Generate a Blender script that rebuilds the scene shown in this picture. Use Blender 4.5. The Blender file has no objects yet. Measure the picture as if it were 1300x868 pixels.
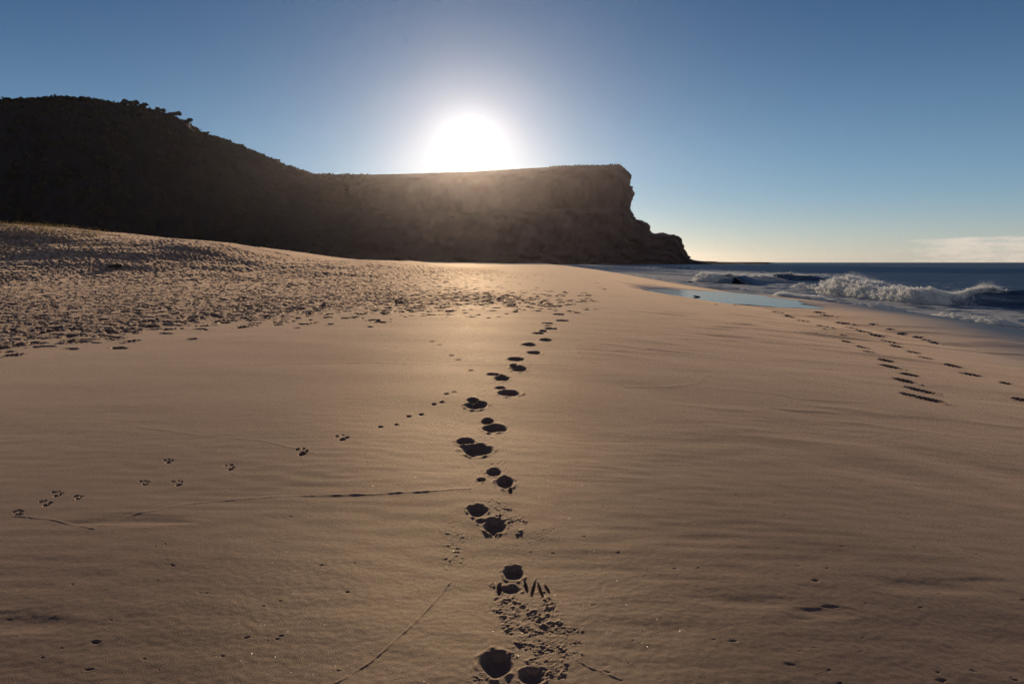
import bpy, math, random
import numpy as np
from mathutils import Vector

random.seed(7)
RNG = np.random.default_rng(11)
scene = bpy.context.scene
COL = scene.collection
f32 = np.float32

# ------------------------------------------------------------------ camera model (1300 x 868 photo)
FPX, CX, CY, HOR = 900.0, 650.0, 434.0, 333.0
CAM_Z = 1.4
PITCH = math.atan((CY - HOR) / FPX)
SEA_Z = -1.2
SUN_PX = (596, 184)


def ray(x, y):
    a, b = (x - CX) / FPX, (CY - y) / FPX
    cp, sp = math.cos(PITCH), math.sin(PITCH)
    return np.array([a, cp + b * sp, -sp + b * cp])


# ------------------------------------------------------------------ noise
class Perlin:
    def __init__(self, seed):
        r = np.random.default_rng(seed)
        self.p = np.tile(r.permutation(256), 2).astype(np.int32)
        a = r.uniform(0, 2 * np.pi, 256)
        self.gx, self.gy = np.cos(a).astype(f32), np.sin(a).astype(f32)

    def __call__(self, x, y):
        x = np.asarray(x, f32); y = np.asarray(y, f32)
        xi = np.floor(x); yi = np.floor(y)
        xf = x - xi; yf = y - yi
        xi = xi.astype(np.int32) & 255; yi = yi.astype(np.int32) & 255
        u = xf * xf * xf * (xf * (xf * 6 - 15) + 10)
        v = yf * yf * yf * (yf * (yf * 6 - 15) + 10)
        p = self.p
        a = p[xi]; b = p[(xi + 1) & 255]

        def g(h, dx, dy):
            return self.gx[h] * dx + self.gy[h] * dy
        n00 = g(p[a + yi], xf, yf); n10 = g(p[b + yi], xf - 1, yf)
        n01 = g(p[a + ((yi + 1) & 255)], xf, yf - 1); n11 = g(p[b + ((yi + 1) & 255)], xf - 1, yf - 1)
        return ((n00 * (1 - u) + n10 * u) * (1 - v) + (n01 * (1 - u) + n11 * u) * v) * 1.5


NZ = [Perlin(100 + i) for i in range(24)]


def fbm(i, x, y, octv=4, gain=0.5):
    out = 0; a = 1.0
    for k in range(octv):
        out = out + a * NZ[(i + k) % 24](x * 2.03 ** k + 13.7 * k, y * 2.03 ** k - 7.1 * k)
        a *= gain
    return out


def sstep(a, b, x):
    t = np.clip((np.asarray(x) - a) / (b - a), 0, 1)
    return t * t * (3 - 2 * t)


# ------------------------------------------------------------------ beach relief
XS_Y = [-60, 0, 10, 24, 45, 73, 110, 150, 230, 334, 600, 1000]
XS_X = [10, 13.5, 15, 17.2, 19.0, 20.2, 22.0, 24, 27, 31, 40, 55]
ZC_Y = [-60, 0, 20, 40, 65, 100, 150, 230, 400, 1000]
ZC_Z = [0, 0, 0.04, 0.15, 0.38, 0.58, 0.74, 0.80, 0.6, 0.4]
DUNE_X = [-300, -80, -60, -50.6, -45, -40.5, -38.7, -32.7, -28, -24, -20.6, -13.2, -7, -0.8, 4, 40]
DUNE_Z = [7.0, 6.2, 5.5, 5.0, 4.75, 4.25, 3.9, 3.55, 2.85, 2.05, 1.62, 1.42, 0.85, 0.42, 0.38, 0.38]


def shore_x(Y):
    return np.interp(Y, XS_Y, XS_X)


def dune_extra(X, Y):
    d = np.interp(X, DUNE_X, DUNE_Z) - 0.38
    up = sstep(30, 71, Y) ** 1.3
    down = 1 - 0.8 * sstep(76, 150, Y)
    hump = 1 + 0.22 * np.exp(-((X + 27) / 4.5) ** 2) * np.exp(-((Y - 62) / 9) ** 2)
    return np.maximum(d, 0) * up * down * hump


POOL = None


def base_h(X, Y):
    X = np.asarray(X, float); Y = np.asarray(Y, float)
    zc = np.interp(Y, ZC_Y, ZC_Z)
    s = X - shore_x(Y)
    t = np.clip(1 + s / 16.0, 0, None)
    drop = np.minimum(t, 1.0) ** 1.6 * (zc - SEA_Z)
    z = zc - drop - np.clip(s, 0, 60) * 0.055
    z = z + dune_extra(X, Y)
    if POOL is not None:
        c, e1, e2, h1, h2, zp = POOL
        dx, dy = X - c[0], Y - c[1]
        q = np.sqrt(((dx * e1[0] + dy * e1[1]) / h1) ** 2 + ((dx * e2[0] + dy * e2[1]) / h2) ** 2)
        k = 1 - sstep(0.7, 1.5, q)
        z2 = np.maximum(z, zp + 0.015 - 0.22 * np.maximum(q - 1.2, 0))
        kr = 1 - sstep(2.0, 3.2, q)
        z = z * (1 - kr) + z2 * kr
        z = z * (1 - k) + (zp - 0.06) * k
    return z


def px2g(x, y, hfun=base_h):
    """photo pixel -> point on the beach"""
    d = ray(x, y); d = d / d[1]
    lo = 1.0
    prev = CAM_Z + d[2] * lo - float(hfun(d[0] * lo, lo))
    Y = lo
    while Y < 900:
        Y2 = Y * 1.01
        cur = CAM_Z + d[2] * Y2 - float(hfun(d[0] * Y2, Y2))
        if cur <= 0:
            k = prev / (prev - cur + 1e-9)
            Yh = Y + (Y2 - Y) * k
            return np.array([d[0] * Yh, Yh])
        Y, prev = Y2, cur
    return np.array([d[0] * 900, 900])


def px2sea(x, y):
    d = ray(x, y); d = d / d[1]
    Y = (SEA_Z - CAM_Z) / d[2]
    return np.array([d[0] * Y, Y])


# tide pool, an ellipse in a shallow dip
pa, pb = px2g(842, 370), px2g(950, 379)
ctr = (pa + pb) / 2
ax = (pb - pa); hl = np.linalg.norm(ax) / 2; ax = ax / (2 * hl)
pw = abs(np.dot(px2g(905, 369) - px2g(905, 384), np.array([-ax[1], ax[0]]))) / 2
POOLZ = float(base_h(*ctr)) - 0.03
POOL = (ctr, ax, np.array([-ax[1], ax[0]]), hl, max(pw, 1.2), POOLZ)

# ------------------------------------------------------------------ helpers for Blender data
def nodes(m):
    m.use_nodes = True
    nt = m.node_tree
    nt.nodes.clear()
    return nt, nt.nodes.new


def material(name):
    return bpy.data.materials.new(name)


def tag(o, label=None, cat=None, group=None, kind=None):
    if label: o['label'] = label
    if cat: o['category'] = cat
    if group: o['group'] = group
    if kind: o['kind'] = kind
    return o


def mesh_np(name, V, F, mat, smooth=True, parent=None, normals=None, attrs=None, loc=(0, 0, 0)):
    """V (n,3), F (m,3|4) arrays -> linked mesh object"""
    me = bpy.data.meshes.new(name)
    V = np.asarray(V, f32); F = np.asarray(F, np.int32)
    k = F.shape[1]
    me.vertices.add(len(V)); me.vertices.foreach_set('co', V.ravel())
    me.loops.add(F.size); me.loops.foreach_set('vertex_index', F.ravel())
    me.polygons.add(len(F))
    me.polygons.foreach_set('loop_start', np.arange(0, F.size, k, dtype=np.int32))
    me.polygons.foreach_set('use_smooth', np.full(len(F), smooth))
    me.update(calc_edges=True)
    for an, av in (attrs or {}).items():
        a = me.attributes.new(an, 'FLOAT', 'POINT')
        a.data.foreach_set('value', np.asarray(av, f32))
    if normals is not None:
        me.normals_split_custom_set_from_vertices(np.asarray(normals, f32))
    if mat: me.materials.append(mat)
    o = bpy.data.objects.new(name, me)
    COL.objects.link(o)
    o.location = loc
    if parent: o.parent = parent
    return o


def grid_faces(nr, nc):
    i = np.arange(nr * nc, dtype=np.int32).reshape(nr, nc)
    return np.stack([i[:-1, :-1], i[:-1, 1:], i[1:, 1:], i[1:, :-1]], -1)


def sub_mesh(faces, keep):
    F = faces[keep]
    used, inv = np.unique(F.ravel(), return_inverse=True)
    return used, inv.reshape(F.shape).astype(np.int32)


# ------------------------------------------------------------------ materials
def mat_sand():
    m = material('sand')
    nt, N = nodes(m); L = nt.links.new
    out = N('ShaderNodeOutputMaterial'); b = N('ShaderNodeBsdfPrincipled')
    geo = N('ShaderNodeNewGeometry')
    wet = N('ShaderNodeAttribute'); wet.attribute_name = 'wet'
    dry = N('ShaderNodeAttribute'); dry.attribute_name = 'dry'
    n1 = N('ShaderNodeTexNoise'); n1.inputs['Scale'].default_value = 0.55; n1.inputs['Detail'].default_value = 5
    n2 = N('ShaderNodeTexNoise'); n2.inputs['Scale'].default_value = 260; n2.inputs['Detail'].default_value = 3
    mp = N('ShaderNodeMapping'); mp.inputs['Scale'].default_value = (0.7, 1.5, 1)
    L(geo.outputs['Position'], mp.inputs['Vector']); L(mp.outputs[0], n1.inputs['Vector'])
    L(geo.outputs['Position'], n2.inputs['Vector'])
    r1 = N('ShaderNodeValToRGB')
    r1.color_ramp.elements[0].position = 0.3; r1.color_ramp.elements[0].color = (0.060, 0.029, 0.025, 1)
    r1.color_ramp.elements[1].position = 0.68; r1.color_ramp.elements[1].color = (0.124, 0.060, 0.050, 1)
    L(n1.outputs['Fac'], r1.inputs['Fac'])
    # single dark and pale grains, and coarser flecks
    n4 = N('ShaderNodeTexNoise'); n4.inputs['Scale'].default_value = 55; n4.inputs['Detail'].default_value = 5; n4.inputs['Roughness'].default_value = 0.75
    L(geo.outputs['Position'], n4.inputs['Vector'])
    r4 = N('ShaderNodeMapRange'); r4.inputs['From Min'].default_value = 0.3; r4.inputs['From Max'].default_value = 0.7
    r4.inputs['To Min'].default_value = 0.55; r4.inputs['To Max'].default_value = 1.45; L(n4.outputs['Fac'], r4.inputs['Value'])
    r2 = N('ShaderNodeValToRGB')
    r2.color_ramp.elements[0].position = 0.30; r2.color_ramp.elements[0].color = (0.30, 0.28, 0.28, 1)
    r2.color_ramp.elements[1].position = 0.72; r2.color_ramp.elements[1].color = (1.75, 1.72, 1.68, 1)
    L(n2.outputs['Fac'], r2.inputs['Fac'])
    mul = N('ShaderNodeMix'); mul.data_type = 'RGBA'; mul.blend_type = 'MULTIPLY'; mul.inputs['Factor'].default_value = 1
    v4 = N('ShaderNodeVectorMath'); v4.operation = 'SCALE'; L(r1.outputs[0], v4.inputs[0]); L(r4.outputs[0], v4.inputs['Scale'])
    L(v4.outputs[0], mul.inputs['A']); L(r2.outputs[0], mul.inputs['B'])
    shade_mul = N('ShaderNodeMix'); shade_mul.data_type = 'RGBA'; shade_mul.blend_type = 'MULTIPLY'
    shade_mul.inputs['B'].default_value = (0.85, 0.86, 0.92, 1)  # trampled sand painted darker, standing in for shade among its prints
    L(dry.outputs['Fac'], shade_mul.inputs['Factor']); L(mul.outputs['Result'], shade_mul.inputs['A'])
    wm = N('ShaderNodeMix'); wm.data_type = 'RGBA'; wm.blend_type = 'MULTIPLY'
    wm.inputs['B'].default_value = (0.52, 0.49, 0.50, 1)
    L(wet.outputs['Fac'], wm.inputs['Factor']); L(shade_mul.outputs['Result'], wm.inputs['A'])
    L(wm.outputs['Result'], b.inputs['Base Color'])
    rr = N('ShaderNodeMapRange'); rr.inputs['To Min'].default_value = 0.62; rr.inputs['To Max'].default_value = 0.16
    L(wet.outputs['Fac'], rr.inputs['Value']); L(rr.outputs[0], b.inputs['Roughness'])
    bp = N('ShaderNodeBump'); bp.inputs['Strength'].default_value = 0.55; bp.inputs['Distance'].default_value = 0.004
    L(n2.outputs['Fac'], bp.inputs['Height'])
    bw = N('ShaderNodeMapRange'); bw.inputs['To Min'].default_value = 0.55; bw.inputs['To Max'].default_value = 0.05
    L(wet.outputs['Fac'], bw.inputs['Value']); L(bw.outputs[0], bp.inputs['Strength'])
    L(bp.outputs[0], b.inputs['Normal'])
    b.inputs['Specular IOR Level'].default_value = 0.0
    b.inputs['Sheen Weight'].default_value = 0.38; b.inputs['Sheen Roughness'].default_value = 0.33; b.inputs['Sheen Tint'].default_value = (1.0, 0.765, 0.605, 1)
    # quartz grains that flash when they face the sun
    vo = N('ShaderNodeTexVoronoi'); vo.inputs['Scale'].default_value = 620
    L(geo.outputs['Position'], vo.inputs['Vector'])
    sep = N('ShaderNodeSeparateColor'); L(vo.outputs['Color'], sep.inputs[0])
    gt = N('ShaderNodeMath'); gt.operation = 'GREATER_THAN'; gt.inputs[1].default_value = 0.972
    L(sep.outputs[2], gt.inputs[0])
    lt = N('ShaderNodeMath'); lt.operation = 'LESS_THAN'; lt.inputs[1].default_value = 0.27
    L(vo.outputs['Distance'], lt.inputs[0])
    mk = N('ShaderNodeMath'); mk.operation = 'MULTIPLY'; L(gt.outputs[0], mk.inputs[0]); L(lt.outputs[0], mk.inputs[1])
    vs = N('ShaderNodeVectorMath'); vs.operation = 'SUBTRACT'; vs.inputs[1].default_value = (0.5, 0.5, 0.0)
    cmb = N('ShaderNodeCombineXYZ'); L(sep.outputs[0], cmb.inputs[0]); L(sep.outputs[1], cmb.inputs[1])
    L(cmb.outputs[0], vs.inputs[0])
    sc_ = N('ShaderNodeVectorMath'); sc_.operation = 'SCALE'; sc_.inputs['Scale'].default_value = 0.9
    L(vs.outputs[0], sc_.inputs[0])
    ad = N('ShaderNodeVectorMath'); ad.operation = 'ADD'; L(geo.outputs['Normal'], ad.inputs[0]); L(sc_.outputs[0], ad.inputs[1])
    nm = N('ShaderNodeVectorMath'); nm.operation = 'NORMALIZE'; L(ad.outputs[0], nm.inputs[0])
    gl = N('ShaderNodeBsdfGlossy'); gl.inputs['Roughness'].default_value = 0.24
    gl.inputs['Color'].default_value = (0.22, 0.21, 0.19, 1)
    L(nm.outputs[0], gl.inputs['Normal'])
    # the faint sheen of packed grains, and the water film where the sand is wet
    sh = N('ShaderNodeBsdfGlossy'); sh.inputs['Roughness'].default_value = 0.66; sh.inputs['Color'].default_value = (0.95, 0.82, 0.66, 1)
    L(bp.outputs[0], sh.inputs['Normal'])
    m0 = N('ShaderNodeMixShader'); m0.inputs[0].default_value = 0.09
    L(b.outputs[0], m0.inputs[1]); L(sh.outputs[0], m0.inputs[2])
    wb = N('ShaderNodeMixShader'); wd_ = N('ShaderNodeBsdfDiffuse'); wg_ = N('ShaderNodeBsdfGlossy'); fr_ = N('ShaderNodeFresnel')
    L(wm.outputs['Result'], wd_.inputs['Color']); wg_.inputs['Roughness'].default_value = 0.28; fr_.inputs['IOR'].default_value = 1.33
    mn_ = N('ShaderNodeMath'); mn_.operation = 'MINIMUM'; mn_.inputs[1].default_value = 0.30; L(fr_.outputs[0], mn_.inputs[0])
    L(mn_.outputs[0], wb.inputs[0]); L(wd_.outputs[0], wb.inputs[1]); L(wg_.outputs[0], wb.inputs[2])
    m1 = N('ShaderNodeMixShader'); L(wet.outputs['Fac'], m1.inputs[0]); L(m0.outputs[0], m1.inputs[1]); L(wb.outputs[0], m1.inputs[2])
    mx = N('ShaderNodeMixShader'); L(mk.outputs[0], mx.inputs[0]); L(m1.outputs[0], mx.inputs[1]); L(gl.outputs[0], mx.inputs[2])
    L(mx.outputs[0], out.inputs['Surface'])
    return m


def mat_water(name='sea_water', foam=True, bump=True):
    m = material(name)
    nt, N = nodes(m); L = nt.links.new
    out = N('ShaderNodeOutputMaterial')
    geo = N('ShaderNodeNewGeometry')
    w = N('ShaderNodeMixShader'); wd = N('ShaderNodeBsdfDiffuse'); wg = N('ShaderNodeBsdfGlossy'); fr = N('ShaderNodeFresnel')
    wd.inputs['Color'].default_value = (0.026, 0.058, 0.118, 1)
    wg.inputs['Roughness'].default_value = 0.3 if bump else 0.04
    fr.inputs['IOR'].default_value = 1.33
    mn = N('ShaderNodeMath'); mn.operation = 'MINIMUM'; mn.inputs[1].default_value = 0.22 if bump else 0.55
    L(fr.outputs[0], mn.inputs[0]); L(mn.outputs[0], w.inputs[0]); L(wd.outputs[0], w.inputs[1]); L(wg.outputs[0], w.inputs[2])
    if bump:
        mp = N('ShaderNodeMapping'); mp.inputs['Scale'].default_value = (1.0, 0.55, 1)
        L(geo.outputs['Position'], mp.inputs['Vector'])
        n = N('ShaderNodeTexNoise'); n.inputs['Scale'].default_value = 1.6; n.inputs['Detail'].default_value = 6
        n.inputs['Roughness'].default_value = 0.6
        L(mp.outputs[0], n.inputs['Vector'])
        bp = N('ShaderNodeBump'); bp.inputs['Strength'].default_value = 0.8; bp.inputs['Distance'].default_value = 0.28
        L(n.outputs['Fac'], bp.inputs['Height']); L(bp.outputs[0], wg.inputs['Normal']); L(bp.outputs[0], wd.inputs['Normal'])
    if not bump:
        n = N('ShaderNodeTexNoise'); n.inputs['Scale'].default_value = 2.2; n.inputs['Detail'].default_value = 4
        L(geo.outputs['Position'], n.inputs['Vector'])
        bp = N('ShaderNodeBump'); bp.inputs['Strength'].default_value = 0.6; bp.inputs['Distance'].default_value = 0.02
        L(n.outputs['Fac'], bp.inputs['Height']); L(bp.outputs[0], wg.inputs['Normal'])
    if not foam:
        L(w.outputs[0], out.inputs['Surface'])
        return m
    fa = N('ShaderNodeAttribute'); fa.attribute_name = 'foam'
    n1 = N('ShaderNodeTexNoise'); n1.inputs['Scale'].default_value = 0.9; n1.inputs['Detail'].default_value = 7
    n1.inputs['Roughness'].default_value = 0.68; n1.inputs['Distortion'].default_value = 0.8
    mp2 = N('ShaderNodeMapping'); mp2.inputs['Scale'].default_value = (1.0, 0.45, 1.6)
    L(geo.outputs['Position'], mp2.inputs['Vector']); L(mp2.outputs[0], n1.inputs['Vector'])
    sub = N('ShaderNodeMath'); sub.operation = 'ADD'
    nr_ = N('ShaderNodeMapRange'); nr_.clamp = False
    for k_, v_ in zip(('From Min', 'From Max', 'To Min', 'To Max'), (0.3, 0.7, 0.12, 0.88)): nr_.inputs[k_].default_value = v_
    L(n1.outputs['Fac'], nr_.inputs['Value']); L(nr_.outputs[0], sub.inputs[0]); L(fa.outputs['Fac'], sub.inputs[1])
    mr = N('ShaderNodeMapRange'); mr.interpolation_type = 'SMOOTHSTEP'
    mr.inputs['From Min'].default_value = 0.90; mr.inputs['From Max'].default_value = 1.10
    L(sub.outputs[0], mr.inputs['Value'])
    fm = N('ShaderNodeBsdfPrincipled'); fm.inputs['Base Color'].default_value = (0.88, 0.88, 0.87, 1)
    fm.inputs['Roughness'].default_value = 0.7; fm.inputs['Specular IOR Level'].default_value = 0.2
    n3 = N('ShaderNodeTexNoise'); n3.inputs['Scale'].default_value = 5.0; n3.inputs['Detail'].default_value = 5
    L(geo.outputs['Position'], n3.inputs['Vector'])
    b3 = N('ShaderNodeBump'); b3.inputs['Strength'].default_value = 0.7; b3.inputs['Distance'].default_value = 0.15
    L(n3.outputs['Fac'], b3.inputs['Height']); L(b3.outputs[0], fm.inputs['Normal'])
    fm.inputs['Subsurface Weight'].default_value = 1.0; fm.inputs['Subsurface Radius'].default_value = (1, 1, 1); fm.inputs['Subsurface Scale'].default_value = 0.25
    tl = N('ShaderNodeBsdfTranslucent'); tl.inputs['Color'].default_value = (0.88, 0.88, 0.86, 1)
    fx = N('ShaderNodeMixShader'); fx.inputs[0].default_value = 0.5
    L(fm.outputs[0], fx.inputs[1]); L(tl.outputs[0], fx.inputs[2])
    mx = N('ShaderNodeMixShader')
    L(mr.outputs[0], mx.inputs[0]); L(w.outputs[0], mx.inputs[1]); L(fx.outputs[0], mx.inputs[2])
    L(mx.outputs[0], out.inputs['Surface'])
    return m


def mat_simple(name, c1, c2, scale, rough=0.85, trans=0.0, bump=0.0, stretch=(1, 1, 1)):
    m = material(name)
    nt, N = nodes(m); L = nt.links.new
    out = N('ShaderNodeOutputMaterial'); b = N('ShaderNodeBsdfPrincipled')
    geo = N('ShaderNodeNewGeometry'); mp = N('ShaderNodeMapping'); mp.inputs['Scale'].default_value = stretch
    L(geo.outputs['Position'], mp.inputs['Vector'])
    n = N('ShaderNodeTexNoise'); n.inputs['Scale'].default_value = scale; n.inputs['Detail'].default_value = 6
    L(mp.outputs[0], n.inputs['Vector'])
    r = N('ShaderNodeValToRGB')
    r.color_ramp.elements[0].position = 0.32; r.color_ramp.elements[0].color = (*c1, 1)
    r.color_ramp.elements[1].position = 0.68; r.color_ramp.elements[1].color = (*c2, 1)
    L(n.outputs['Fac'], r.inputs['Fac']); L(r.outputs[0], b.inputs['Base Color'])
    b.inputs['Roughness'].default_value = rough
    b.inputs['Specular IOR Level'].default_value = 0.25
    if bump:
        bp = N('ShaderNodeBump'); bp.inputs['Strength'].default_value = 0.8; bp.inputs['Distance'].default_value = bump
        L(n.outputs['Fac'], bp.inputs['Height']); L(bp.outputs[0], b.inputs['Normal'])
    if trans:
        t = N('ShaderNodeBsdfTranslucent'); L(r.outputs[0], t.inputs['Color'])
        mx = N('ShaderNodeMixShader'); mx.inputs[0].default_value = trans
        L(b.outputs[0], mx.inputs[1]); L(t.outputs[0], mx.inputs[2]); L(mx.outputs[0], out.inputs['Surface'])
    else:
        L(b.outputs[0], out.inputs['Surface'])
    return m


SAND = mat_sand()
WATER = mat_water()
POOLW = mat_water('pool_water', foam=False, bump=False)
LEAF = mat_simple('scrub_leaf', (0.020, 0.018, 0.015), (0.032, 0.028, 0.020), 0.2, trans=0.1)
BARK = mat_simple('bark', (0.06, 0.045, 0.035), (0.13, 0.10, 0.08), 3.0)
GRASS = mat_simple('dry_grass', (0.20, 0.14, 0.06), (0.36, 0.26, 0.11), 1.5, trans=0.4)


def mat_headland():
    m = material('headland_ground')
    nt, N = nodes(m); L = nt.links.new
    out = N('ShaderNodeOutputMaterial'); b = N('ShaderNodeBsdfPrincipled'); geo = N('ShaderNodeNewGeometry')
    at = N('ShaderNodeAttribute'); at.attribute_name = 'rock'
    n = N('ShaderNodeTexNoise'); n.inputs['Scale'].default_value = 0.05; n.inputs['Detail'].default_value = 6
    mp = N('ShaderNodeMapping'); mp.inputs['Scale'].default_value = (1, 1, 3.5)
    L(geo.outputs['Position'], mp.inputs['Vector']); L(mp.outputs[0], n.inputs['Vector'])
    cols = []
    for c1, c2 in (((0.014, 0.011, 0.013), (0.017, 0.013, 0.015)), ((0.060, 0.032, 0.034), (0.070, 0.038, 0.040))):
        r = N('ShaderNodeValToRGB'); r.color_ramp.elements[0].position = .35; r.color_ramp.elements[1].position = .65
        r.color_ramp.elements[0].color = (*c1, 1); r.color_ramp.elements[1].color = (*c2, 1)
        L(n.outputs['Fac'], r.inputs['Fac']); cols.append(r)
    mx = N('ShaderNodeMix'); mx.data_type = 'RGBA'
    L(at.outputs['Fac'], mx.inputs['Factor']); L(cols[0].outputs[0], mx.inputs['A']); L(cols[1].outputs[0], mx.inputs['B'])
    L(mx.outputs['Result'], b.inputs['Base Color']); b.inputs['Roughness'].default_value = 0.9; b.inputs['Specular IOR Level'].default_value = 0.15
    L(b.outputs[0], out.inputs['Surface'])
    return m


HEAD = mat_headland()
WOOD = mat_simple('driftwood_bark', (0.012, 0.010, 0.010), (0.04, 0.03, 0.026), 9.0, bump=0.02)
WEED = mat_simple('kelp', (0.010, 0.009, 0.006), (0.035, 0.022, 0.012), 9.0, rough=0.35)
SPRAY = mat_simple('spray', (0.92, 0.92, 0.91), (0.95, 0.95, 0.94), 1.0, rough=0.6, trans=0.8)

# ------------------------------------------------------------------ beach grid
rows = [1.2]
while rows[-1] < 880:
    Y = rows[-1]
    k = 0.75 if Y > 2.1 else 2.2
    dd = min(k * Y * Y / (709 * 1.4), (0.006 if Y < 80 else 0.012) * Y)
    rows.append(Y + dd)
RY = np.array(rows)
RDY = np.gradient(RY)
uc = np.arange(-0.80, 0.8001, 0.9 / 709)
uo = 0.80 * np.geomspace(1.01, 5.0, 55)
RU = np.concatenate([-uo[::-1], uc, uo])
NR, NC = len(RY), len(RU)
print('beach grid', NR, NC)
X = (RY[:, None] * RU[None, :]).astype(f32)
Yg = np.broadcast_to(RY[:, None], X.shape).astype(f32)
Z = base_h(X, Yg).astype(f32)
S = X - shore_x(Yg).astype(f32)
DYg = RDY[:, None].astype(f32)


def fade(lam):
    return np.clip(1.5 - 3.0 * DYg / lam, 0, 1).astype(f32)


wetm = (sstep(-7.0, -2.0, S + 0.9 * NZ[3](Yg * 0.16, X * 0.16) + 0.25 * NZ[4](Yg * 0.9, X * 0.9))).astype(f32)
c, e1, e2, h1, h2, zp = POOL
dx, dy = X - c[0], Yg - c[1]
q = np.sqrt(((dx * e1[0] + dy * e1[1]) / h1) ** 2 + ((dx * e2[0] + dy * e2[1]) / h2) ** 2)
wetm = np.maximum(wetm, 0.9 * (1 - sstep(0.9, 1.45, q + 0.15 * NZ[5](X * 0.8, Yg * 0.4)))).astype(f32)

# wind and swash undulations
Yo_ = Yg
Yw_ = Yg + (0.45 * NZ[19](X / 2.6, Yg / 2.2) + 0.10 * NZ[20](X / 0.7, Yg / 0.6)).astype(f32)
und = 0.016 * NZ[0](X / 3.1 + 0.25 * Yg, Yg / 3.6) * fade(3)
und += 0.012 * NZ[1](X / 1.5 + 0.3 * Yg, Yg / 1.3) * fade(1.2)
streak = 0.5 + 0.6 * sstep(-2, 4, X)
und += 0.0060 * streak * np.clip(0.6 + 1.4 * NZ[13](X / 2.6, Yg / 2.2), 0, 2) * NZ[2](X / 0.8 + 0.5 * Yg, Yw_ / 0.40) * fade(0.36)
und += 0.0019 * NZ[6](X / 0.22 + 0.5 * Yg, Yg / 0.11) * fade(0.11)
und += 0.0009 * NZ[7](X / 0.035, Yg / 0.03) * fade(0.03)
# broader ripples to the right, running with the swash
rr_ = NZ[8](X / 2.4 + 0.2 * Yg, (Yg + 0.35 * X) / 0.9)
und += 0.045 * np.clip(rr_ - 0.18, 0, 1) * sstep(2.0, 7, X) * sstep(7, 12, Yg) * fade(0.9)
und += 0.0016 * NZ[12](X / 0.55 + 0.4 * Yg, Yg / 0.075) * np.clip(0.3 + 1.5 * NZ[15](X / 1.9, Yg / 1.1), 0, 1.6) * fade(0.09)
pm_ = np.clip(0.2 + 1.7 * NZ[14](X / 5.0 + 3.3, Yg / 4.0), 0, 1.3)
und += 0.055 * np.clip(NZ[16](X / 1.5 + 0.12 * Yg, (Yw_ + 0.30 * X) / 0.62) - 0.10, 0, 1) * pm_ * sstep(0.5, 3.5, X) * sstep(5, 9, Yg) * (1 - sstep(26, 40, Yg)) * fade(0.6)
und += 0.032 * np.clip(NZ[18](X / 1.1 + 0.3 * Yg, (Yw_ + 0.25 * X) / 0.30) - 0.12, 0, 1) * pm_ * sstep(0.8, 3, X) * sstep(3.5, 6, Yg) * fade(0.26)
Z += und * (1 - 0.85 * wetm)
# big soft relief of the dune
Z += (0.16 * fbm(9, X / 9.0, Yg / 9.0, 3) * sstep(26, 50, Yg) * sstep(-3, -14, X)).astype(f32)

# trampled dry sand
TP = [(-260, 470), (-100, 452), (0, 441), (70, 436), (140, 430), (220, 416), (330, 407), (450, 401), (560, 395), (650, 391),
      (722, 386), (700, 379), (640, 378), (575, 372), (535, 365), (500, 359), (545, 353), (610, 350), (650, 347), (628, 342), (560, 338.5), (480, 338)]
TPW = [px2g(x, y) for x, y in TP] + [np.array([-25, 110]), np.array([-60, 110]), np.array([-160, 100]), np.array([-160, 20])]
TPW = np.array(TPW)


def in_poly(px, py, P):
    ins = np.zeros(px.shape, bool)
    j = len(P) - 1
    for i in range(len(P)):
        xi, yi = P[i]; xj, yj = P[j]
        if yi != yj:
            cnd = ((yi > py) != (yj > py)) & (px < (xj - xi) * (py - yi) / (yj - yi) + xi)
            ins ^= cnd
        j = i
    return ins


TR = np.zeros_like(Z)


def window(cx, cy, r):
    r0 = np.searchsorted(RY, cy - r); r1 = np.searchsorted(RY, cy + r)
    if r1 <= r0: r1 = r0 + 1
    a, b = (cx - r) / cy, (cx + r) / cy
    c0 = max(0, np.searchsorted(RU, a - abs(a) * r / cy) - 1); c1 = np.searchsorted(RU, b + abs(b) * r / cy) + 1
    return slice(max(0, r0 - 1), r1 + 1), slice(c0, c1)


def pit(T, cx, cy, rx, ry, rot, depth, rim=0.25, edge=0.45, wob=0.15, wr=1.9, own=None, oid=0, ownr=1.25, pw_=2.0):
    ws = window(cx, cy, max(rx, ry) * wr)
    x = X[ws] - cx; y = Yg[ws] - cy
    cr, sr = math.cos(rot), math.sin(rot)
    a = (x * cr + y * sr) / rx; b = (-x * sr + y * cr) / ry
    q = (np.abs(a) ** pw_ + np.abs(b) ** pw_) ** (1 / pw_)
    if wob:
        q = q * (1 + wob * NZ[10](a * 1.3 + cx * 7, b * 1.3 + cy * 3))
    d = -depth * sstep(0, 1, np.clip((1.0 - q) / edge, 0, 1))
    rimv = depth * rim * np.exp(-((q - 1.14) / 0.15) ** 2) * np.clip(0.6 + 1.6 * NZ[11](a * 1.7 + cx * 5, b * 1.7 + cy * 9), 0, 2)
    T[ws] += d + rimv
    if own is not None:
        sub = own[ws]
        sub[(q < ownr) & (sub == 0)] = oid


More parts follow.
